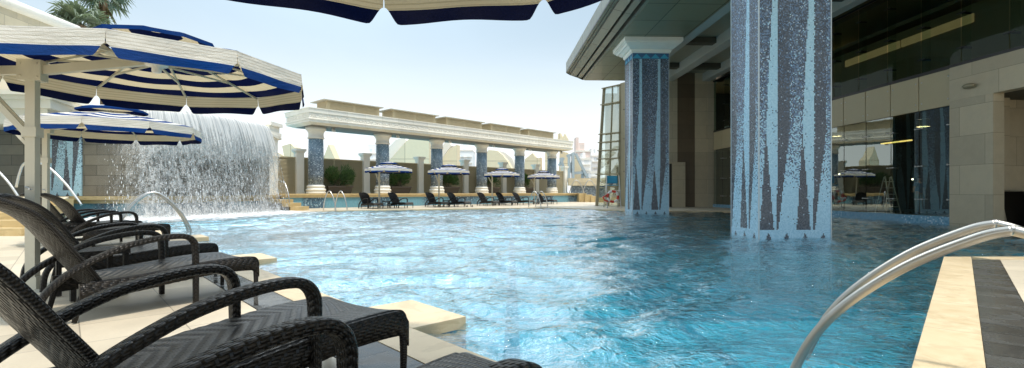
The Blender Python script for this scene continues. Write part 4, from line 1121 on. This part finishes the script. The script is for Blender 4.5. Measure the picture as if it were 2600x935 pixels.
for y in (-2.5,3.5,9.5,14.5):
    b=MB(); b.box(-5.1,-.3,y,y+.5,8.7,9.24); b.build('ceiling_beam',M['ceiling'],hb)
# mosaic columns
def mcol(x,y,W_,D_,mat,label,capital=True):
    lx,ly=loc(x,y); b=MB(); z1=7.80 if capital else 8.46
    P=[(lx,ly),(lx+W_,ly),(lx+W_,ly+D_),(lx,ly+D_)]
    # u continuous: left face ends where the front face begins
    def face(p,q,u0):
        L=math.hypot(q[0]-p[0],q[1]-p[1]); n=1
        b.quad([(*p,-1.3),(*q,-1.3),(*q,z1),(*p,z1)],[(u0,-1.3),(u0+L,-1.3),(u0+L,z1),(u0,z1)])
    face(P[0],P[1],0); face(P[1],P[2],W_); face(P[2],P[3],W_+D_); face(P[3],P[0],-D_)
    c=b.build('column',mat,hb,bevel=.0); c['label']=label
    b=MB()
    for (px,py) in P: b.box(px-.012,px+.012,py-.012,py+.012,-1.3,z1)
    b.build('corner_trim',M['steelpaint'],c)
    if capital:
        b=MB()
        for (z0_,z1_,o0,o1) in ((7.801,7.86,.04,.08),(7.86,7.98,.08,.10),(7.98,8.10,.16,.30),(8.10,8.20,.34,.42),(8.20,8.26,.46,.46),(8.26,8.449,.52,.52)):
            A=[(lx-o0,ly-o0),(lx+W_+o0,ly-o0),(lx+W_+o0,ly+D_+o0),(lx-o0,ly+D_+o0)]; B=[(lx-o1,ly-o1),(lx+W_+o1,ly-o1),(lx+W_+o1,ly+D_+o1),(lx-o1,ly+D_+o1)]
            for k in range(4): b.quad([(*A[k],z0_),(*A[(k+1)%4],z0_),(*B[(k+1)%4],z1_),(*B[k],z1_)])
            b.quad([(*p,z1_) for p in B]); b.quad([(*p,z0_) for p in A[::-1]])
        b.build('capital',M['creampale'],c)
        b=MB(); o=.012
        for (p,q,nn) in ((P[0],P[1],(0,-1)),(P[3],P[0],(-1,0))):
            nseg=4 if nn==(0,-1) else 3
            pv,qv=Vector(p)+Vector(nn)*o,Vector(q)+Vector(nn)*o
            b.quad([(*pv,7.52),(*qv,7.52),(*qv,7.80),(*pv,7.80)],mi=0)
            pv+=Vector(nn)*.004; qv+=Vector(nn)*.004
            for k in range(nseg):
                a_=pv.lerp(qv,k/nseg); c_=pv.lerp(qv,(k+1)/nseg); m_=a_.lerp(c_,.5); b.quad([(*a_,7.55),(*c_,7.55),(*m_,7.77)],mi=1)
        b.build('zigzag_band',[M['shirt'],M['aqua']],c)
    return c
mcol(5.66,11.2,1.70,1.29,M['mosaicA'],'nearer thick mosaic column rising out of the pool',True)
mcol(5.90,23.9,1.80,1.32,M['mosaicB'],'farther mosaic column with cream capital')
# back wall with vertical stone bands
xs=[-6.2,-4.55,-3.5,-2.2,-.9,0.0]; mt=['stonedark','stonewall','stonepale','stonedark','stonewall']
xs=[-5.7,-3.6,-2.45,-1.25,-.35,.2]
for k in range(5):
    b=MB(); z0=-.05
    if k==0: pass
    b.box(xs[k],xs[k+1]-.003,YB-.02*(k%2),YB+.6,z0,9.2); b.build('back_wall',M[['stonedark','stonepale','stonedark','stonewall','stonepale'][k]],hb)
b=MB(); b.box(-5.0,-2.9,YB-.20,YB-.03,0,2.9); b.build('wall_niche',M['darkint'],hb)
b=MB(); b.box(-5.1,-5.0,YB-.25,YB-.03,0,3.0); b.box(-2.9,-2.0,YB-.25,YB-.03,0,3.0); b.box(-5.0,-2.9,YB-.25,YB-.03,2.9,3.0); b.build('niche_surround',M['stonewall'],hb)
# facade: mosaic band, lower glazing, spandrels, upper glazing
b=MB(); b.box(-.06,.3,.02,YB-.1,-1.3,.19); b.build('mosaic_band',M['bandmosaic'],hb)
PW=1.22; ys=[.0+PW*k for k in range(15)]
for k in range(14):
    y0,y1=ys[k]+.018,min(ys[k+1]-.018,YB-.1)
    if y1-y0<.2: continue
    b=MB(); b.quad([(0,y0,.19),(0,y0,3.80),(0,y1,3.80),(0,y1,.19)]); b.build('glass_pane',M['glass'],hb)
    b=MB(); b.quad([(.02,y0+.008,.19),(.34,y0+.008,.19),(.34,y0+.008,3.8),(.02,y0+.008,3.8)]); b.build('glass_fin',M['fin'],hb)
    b=MB(); b.box(-.03,.05,y0,y1,3.82,5.0); sp_=b.build('spandrel_panel',M['spandrel'],hb,bevel=.008)
    b=MB()
    for yy in (y0+.10,y1-.10):
        for zz in (4.05,4.78): b=MB(); b.ellipsoid((-.034,yy,zz),(.012,.028,.028),8,6); b.build('stud',M['steel'],sp_)
    for zz in (.75,1.9,3.2): 
        b=MB(); b.bar((-.03,y0-.14,zz),(-.03,y0+.13,zz),.018,.018); b.ellipsoid((-.03,y0-.14,zz),(.03,.03,.03),6,5); b.ellipsoid((-.03,y0+.13,zz),(.03,.03,.03),6,5); b.bar((-.03,y0,zz),(.3,y0,zz),.03,.03); b.build('spider_fitting',M['steel'],hb)
yk=YN
k=0
while yk<YB-.3:
    y0,y1=yk+.018,min(yk+1.45-.018,YB-.1)
    b=MB(); b.quad([(0,y0,5.12),(0,y0,8.40),(0,y1,8.40),(0,y1,5.12)]); b.build('glass_pane',M['glassup'],hb)
    b=MB(); b.quad([(.02,y0+.01,5.12),(.36,y0+.01,5.12),(.36,y0+.01,8.4),(.02,y0+.01,8.4)]); b.build('glass_fin',M['fin'],hb)
    for zz in (5.6,6.7,7.9): b=MB(); b.bar((.0,y0-.16,zz),(.0,y0+.15,zz),.03,.03); b.bar((0,y0,zz),(.34,y0,zz),.05,.06); b.build('spider_fitting',M['black'],hb)
    yk+=1.45
b=MB(); b.box(-.05,.4,YN,YB-.1,8.40,8.47); b.box(-.02,.4,YN,YB-.1,5.0,5.12); b.build('glazing_frame',M['black'],hb)
# stone wall right of the glazing, with opening
b=MB(); b.prism([(-.12,-1.40),(.22,-1.40),(.22,-.02),(-.12,-.02)],-1.3,3.92); b.box(-.12,.22,YN,-.02,3.923,5.0); b.build('stone_wall',M['stonewall'],hb)
b=MB(); b.box(.224,3.6,-.30,-.12,-.2,4.19); b.box(3.6,3.8,YN-6,-.1,-.2,4.19); b.box(.9,1.25,-.62,-.30,-.2,4.18); b.build('recess_wall',M['stonewall'],hb)
b=MB(); b.box(.224,3.6,YN,-.31,3.94,4.18); b.build('recess_ceiling',M['ceiling'],hb)
b=MB(); b.box(.224,3.6,YN-6,-.31,-.3,-.01); b.build('recess_floor',M['intfloor'],hb)
lx,ly=loc(*at(2475,219,15.05).xy)
b=MB(); b.ellipsoid((-.22,ly,4.27),(.10,.20,.08),12,8); b.bar((-.22,ly,4.27),(-.10,ly,4.27),.05,.05); b.build('wall_light',M['bronze'],hb)
# interior
b=MB(); b.box(.4,12,.0,YB+4,-.3,.0); b.build('interior_floor',M['intfloor'],hb)
b=MB(); b.box(.42,12,YN,YB+4,4.2,5.0); b.build('interior_slab',M['darkint'],hb)
b=MB(); b.box(9,9.2,-1,YB+4,0,9); b.box(.4,9,YB+4,YB+4.2,0,9); b.box(3.85,9,-.3,-.1,0,4.2); b.build('interior_wall',M['darkint'],hb)
b=MB(); b.box(.42,12,YN,YB+4,8.48,8.9); b.build('interior_ceiling',M['intcove'],hb)
b=MB(); b.box(4.6,4.9,YN,YB+2,7.2,8.47); b.box(2.4,4.6,YN,YB+2,8.05,8.2); b.build('cove',M['intcove'],hb)
for (x0,x1,y0,y1,z0,z1,mk) in ((3.7,3.76,9.0,11.4,8.02,8.34,'warm'),(4.6,5.8,10.2,10.26,7.62,7.76,'warm'),(1.9,1.96,1.2,4.2,6.95,7.25,'warmdim'),(1.9,1.96,4.3,7.4,6.95,7.25,'warmdim')):
    b=MB(); b.box(x0,x1,y0,y1,z0,z1); b.build('light_strip',M[mk],hb)
b=MB(); b.box(1.97,2.2,-4,9,5.05,7.6); b.build('inner_partition',M['intcove'],hb)
b=MB()
for (yy,zz) in ((-.4,7.0),(-.1,7.0),(-.4,6.82),(-.1,6.82),(-.4,6.64),(-.1,6.64)): b.ellipsoid((3.0,yy,zz),(.05,.06,.04),8,6)
b.build('pendant_lamp',M['bulb'],hb)
for (x,y,z) in ((3.0,5.6,3.2),):
    b=MB(); b.box(x,x+.1,y-.6,y+1.0,z,z+.05); b.build('light_strip',M['warm'],hb)
M['filldisc']=m_emit('fill_disc',(1,.86,.66),45)
for (x,y) in ((4.2,5.7),(3.0,9.5)):  # lamps added to light the interior so the standing figure shows
    b=MB(); b.lathe([(.24,3.9),(.24,4.199)],(x,y,0),16,closed_top=False); lp_=b.build('fill_lamp',M['bronze'],hb)
    b=MB(); b.lathe([(.20,4.05),(.20,4.06)],(x,y,0),16); b.build('fill_disc',M['filldisc'],lp_)
b=MB()
for (x,y,z) in ((2.5,8.6,1.9),(3.1,5.0,1.55),(4,3.3,1.5),(2.2,1.2,5.7),(2.6,7.2,5.6)): b.ellipsoid((x,y,z),(.035,.035,.035),8,6)
b.build('downlight',M['bulb'],hb)

# canted glass bay at the end of the canopy
bay=empty('glass_bay',(0,0,0),0,'canted bronze framed glass bay with sun louvres under the canopy end','building')
A=at(1515,523,35.4); A.z=-.02; B=at(1574,523,34.2); B.z=-.02; At=at(1534,209,35.4); At.z=8.5; Bt=at(1576,209,34.2); Bt.z=8.5
def lerp2(a,c,t): return a+(c-a)*t
NR=7; zs=[0,.27,.40,.47,.54,.61,.86,1.0]
for k in range(7):
    for c in range(2):
        f=lambda s,t: lerp2(lerp2(A,B,s),lerp2(At,Bt,s),t)
        s0,s1=c/2+.01,(c+1)/2-.01; b=MB(); b.quad([f(s0,zs[k]),f(s1,zs[k]),f(s1,zs[k+1]),f(s0,zs[k+1])]); b.build('glass_pane',M['bayglass'],bay)
for s in (0,.5,1):
    b=MB(); b.bar(f(s,0),f(s,1),.20 if s!=.5 else .05,.2); b.build('mullion',M['bronze'],bay)
nb_=Vector((-.5,-.86,0))
for k in range(8):
    b=MB(); p=f(-.08,zs[k]); q=f(1.0,zs[k]); b.bar(p+nb_*.12,q+nb_*.12,.26 if 0<k<7 else .2,.06); b.build('louvre',M['bronze'],bay)
b=MB(); q0=at(1588,523,33.6).x
b.prism([(B.x+.02,B.y-.1),(q0+.25,33.3),(q0+.25,35.2),(B.x+.02,35.2)],-.05,8.6); b.build('clad_pier',M['bronze'],bay)
b=MB(); b.prism([(A.x+.9,36.6),(B.x+.5,36.6),(B.x+.5,37),(A.x+.9,37)],-.05,8.4); b.build('inner_wall',M['stonepale'],bay)
b=MB()
for z in (2.4,4.6,6.6): b.box(B.x+.0,q0+.27,33.22,33.28,z,z+.03)
b.build('panel_joint',M['black'],bay)

# lifeguard chair and life ring
lc=empty('lifeguard_chair',(ax(1557,31.2),31.2,0),0,'tall steel lifeguard chair with aqua seat beside the glass bay','lifeguard chair')
for sx_ in (-.42,.42):
    b=MB(); b.tube(smooth_path([(sx_*1.12,-.5,.03),(sx_*1.1,-.3,.03),(sx_*1.02,-.22,.2),(sx_,-.05,1.2),(sx_*.95,.1,2.05)]),.035,8); b.tube([(sx_*1.1,.75,0.02),(sx_*1.0,.1,1.45)],.03,8); b.build('frame',M['steel'],lc)
b=MB()
for z in (.35,.75,1.1): b.bar((-.43,-.15+.05*z,z),(.43,-.15+.05*z,z),.05,.03)
b.build('rung',M['steel'],lc)
b=MB(); b.box(-.32,.32,-.1,.35,1.42,1.47); b.build('seat',M['aqua'],lc,bevel=.01)
b=MB(); b.grid(lambda i,j:(-.36+.72*i,.30+.06*math.cos((i-.5)*2.2)+.06*j,1.55+.5*j),8,6); b.build('backrest',M['aqua'],lc,solid=.05)
lr=empty('life_ring',(ax(1556,30.85),30.85,.72),0,'red and white life ring hung on the lifeguard chair','life ring')
for q in range(8):
    b=MB(); a0,a1=2*PI*q/8+.2,2*PI*(q+1)/8+.2
    b.tube([(.33*math.cos(a0+(a1-a0)*k/6),0,.33*math.sin(a0+(a1-a0)*k/6)) for k in range(7)],.075,10,up=(0,1,0)); b.build('ring_segment',M['red' if q%2 else 'white'],lr)
b=MB(); b.tube([(-.36,-.02,.1),(-.62,.02,-.05),(-.5,.0,-.25),(-.30,-.02,-.30)],.05,8); b.build('rope',M['red'],lr)

# dark bar counter in the recess
bc=empty('bar_counter',(15.35,14.55,0),0,'black bar counter with slanted end in the stone recess at right','counter')
b=MB(); b.quad([(.10,-.0,.0),(2.6,0,.0),(2.6,0,1.02),(-.12,0,1.02)]); b.quad([(.10,0,0),(-.12,0,1.02),(-.12,.8,1.02),(.10,.8,0)]); b.quad([(2.6,0,0),(2.6,.8,0),(2.6,.8,1.02),(2.6,0,1.02)]); b.quad([(.10,.8,0),(-.12,.8,1.02),(2.6,.8,1.02),(2.6,.8,0)]); b.build('body',M['black'],bc)
b=MB(); b.box(-.18,2.7,-.06,.86,1.021,1.06); b.build('counter_top',M['stonepale'],bc,bevel=.006)

# things behind the glass
lx,ly=2.4,0
sb=empty('notice_board',(ax(2127,22.6),22.6,0),R(15),'white framed notice board leaning inside the glass','board')
b=MB(); b.obox((0,0,.85),(1,0,.12),(0,1,0),(-.12,0,1),.20,.012,.28); b.build('panel',M['steelpaint'],sb)
b=MB()
for (p,q) in (((-.26,0,.56),(.18,0,.61)),((-.32,0,1.12),(.12,0,1.17)),((-.26,0,.56),(-.32,0,1.12)),((.18,0,.61),(.12,0,1.17))): b.bar((p[0]+.06,-.02,p[2]),(q[0]+.06,-.02,q[2]),.04,.03)
b.build('frame',M['white'],sb)
b=MB(); b.bar((-.2,.02,.57),(-.25,.1,0),.03); b.bar((.2,.02,.6),(.25,.1,0),.03); b.bar((0,.05,.9),(0,.5,0),.03); b.build('leg',M['steelpaint'],sb)
sl_=empty('step_ladder',(ax(2255,23.5),23.5,0),R(10),'aluminium step ladder standing behind the glass','ladder')
for s in (-.22,.22):
    b=MB(); b.bar((s*1.2,-.4,0),(s*.8,0,1.75),.05,.03); b.build('stile',M['white'],sl_); b=MB(); b.bar((s*1.2,.45,0),(s*.8,.05,1.72),.04,.03); b.build('stile',M['white'],sl_)
for k in range(5):
    z=.3+.3*k; b=MB(); b.bar((-.24,-.4+.4*z/1.75,z),(.24,-.4+.4*z/1.75,z),.08,.03); b.build('tread',M['white'],sl_)

# ---------------------------------------------------------------- person behind the glass
def skin_mesh(name,verts,edges,radii,mat,parent,root=0,sub=2):
    me=bpy.data.meshes.new(name); me.from_pydata(verts,edges,[]); o=bpy.data.objects.new(name,me); COL.objects.link(o)
    m=o.modifiers.new('Skin','SKIN'); m.use_smooth_shade=True
    for i,rd in enumerate(radii):
        sv=me.skin_vertices[0].data[i]; sv.radius=(rd,rd) if not isinstance(rd,tuple) else rd; sv.use_root=(i==root)
    s=o.modifiers.new('Sub','SUBSURF'); s.levels=sub; s.render_levels=sub
    me.materials.append(mat); o.parent=parent; return o
def add_skin_layer(me): 
    pass
pe=empty('person',(ax(2333,22.4),22.4,0),R(8),'person in blue shirt and beige trousers standing behind the glass','person')
def skin(name,chains,mat,sub=2):
    verts=[];edges=[];rad=[]; idx={}
    def vid(p,r_):
        k=tuple(round(c,4) for c in p)
        if k not in idx: idx[k]=len(verts); verts.append(p); rad.append(r_)
        return idx[k]
    for ch in chains:
        pr=None
        for (x,y,z,r_) in ch:
            q=vid((x,y,z),r_)
            if pr is not None and pr!=q: edges.append((pr,q))
            pr=q
    me=bpy.data.meshes.new(name); me.from_pydata(verts,edges,[]); o=bpy.data.objects.new(name,me); COL.objects.link(o)
    o.modifiers.new('Skin','SKIN').use_smooth_shade=True
    lay=me.skin_vertices
    if len(lay)==0:
        bpy.context.view_layer.objects.active=o
    for i,rd in enumerate(rad):
        sv=me.skin_vertices[0].data[i]; sv.radius=rd if isinstance(rd,tuple) else (rd,rd); sv.use_root=(i==0)
    s=o.modifiers.new('Sub','SUBSURF'); s.levels=sub; s.render_levels=sub; me.materials.append(mat); o.parent=pe; return o
try:
    # faces -y (towards the pool); right arm raised slightly to the glass
    chains=[[(0,0,.92,.125),(0,0,1.10,.12),(0,0,1.28,.14),(0,0,1.40,.11),(0,0,1.47,.055),(0,-.01,1.53,.06),(0,-.015,1.60,.085),(0,-.01,1.68,.075),(0,0,1.73,.045)]]
    for s in (-1,1):
        chains.append([(0,0,.92,.125),(s*.09,0,.86,.09),(s*.10,-.01,.50,.06),(s*.105,.01,.28,.052),(s*.11,.02,.08,.038),(s*.12,-.06,.035,.036),(s*.13,-.15,.025,.026)])
    chains.append([(0,0,1.40,.11),(.17,0,1.38,.06),(.235,.0,1.12,.042),(.25,-.05,.90,.030),(.25,-.07,.83,.028)])
    chains.append([(0,0,1.40,.11),(-.17,0,1.38,.06),(-.30,-.03,1.15,.042),(-.42,-.14,1.02,.030),(-.47,-.17,1.00,.028)])
    for (hx,hy,hz,dx,dz) in ((.25,-.07,.83,0,-1),(-.47,-.17,1.0,-.9,.2)):
        for f in range(5):
            o_=(f-2)*.016; L_=.07+.012*(2-abs(f-2)) if f else .05
            chains.append([(hx,hy,hz,.028),(hx+o_*abs(dz)+dx*.045,hy+o_*(0.6),hz+dz*.045,.010),(hx+o_*1.2*abs(dz)+dx*(.045+L_*.6),hy+o_*.7-.012,hz+dz*(.045+L_*.6)+(o_ if dx else 0),.008),(hx+o_*1.2*abs(dz)+dx*(.045+L_),hy+o_*.7-.03,hz+dz*(.045+L_)+(o_ if dx else 0),.007)])
    skin('body',chains,M['skin'])
    skin('shirt',[[(0,0,.90,.145),(0,0,1.10,.14),(0,0,1.28,.155),(0,0,1.40,.125),(0,0,1.45,.07)],[(0,0,1.40,.125),(.17,0,1.38,.078),(.22,0,1.20,.062)],[(0,0,1.40,.125),(-.17,0,1.38,.078),(-.26,-.02,1.24,.062)]],M['shirt'])
    skin('trousers',[[(0,0,.97,.13),(0,0,.92,.138),(.09,0,.84,.102),(.10,-.01,.50,.074),(.11,.015,.10,.062)],[(0,0,.92,.138),(-.09,0,.84,.102),(-.10,-.01,.50,.074),(-.11,.015,.10,.062)]],M['trouser'])
    b=MB(); b.ellipsoid((0,.012,1.675),(.092,.105,.095),14,10); b.build('hair',M['hair'],pe)
    for s in (-1,1):
        b=MB(); b.ellipsoid((s*.032,-.092,1.63),(.012,.008,.008),8,6); b.build('eye',M['black'],pe)
        b=MB(); b.ellipsoid((s*.125,-.08,.035),(.05,.14,.04),10,8); b.build('shoe',M['shoe'],pe)
        b=MB(); b.ellipsoid((s*.088,.0,1.615),(.012,.02,.03),8,6); b.build('ear',M['skin'],pe)
    b=MB(); b.ellipsoid((0,-.105,1.605),(.013,.018,.024),8,6); b.build('nose',M['skin'],pe)
except Exception as ex:
    print('person failed',ex)

# sandals left on the far deck
for (px,Y) in ((1186,33.0),(1199,33.2)):
    b=MB(); b.ellipsoid((0,0,.03),(.06,.15,.03),10,6); b.tube(smooth_path([(-.055,-.03,.03),(0,-.05,.10),(.055,-.03,.03)]),.018,6)
    o=b.build('sandal',M['shoe']); o.location=(ax(px,Y),Y,0); tag(o,'dark sandal lying on the far deck in front of the second parasol','sandal','sandals on the far deck')
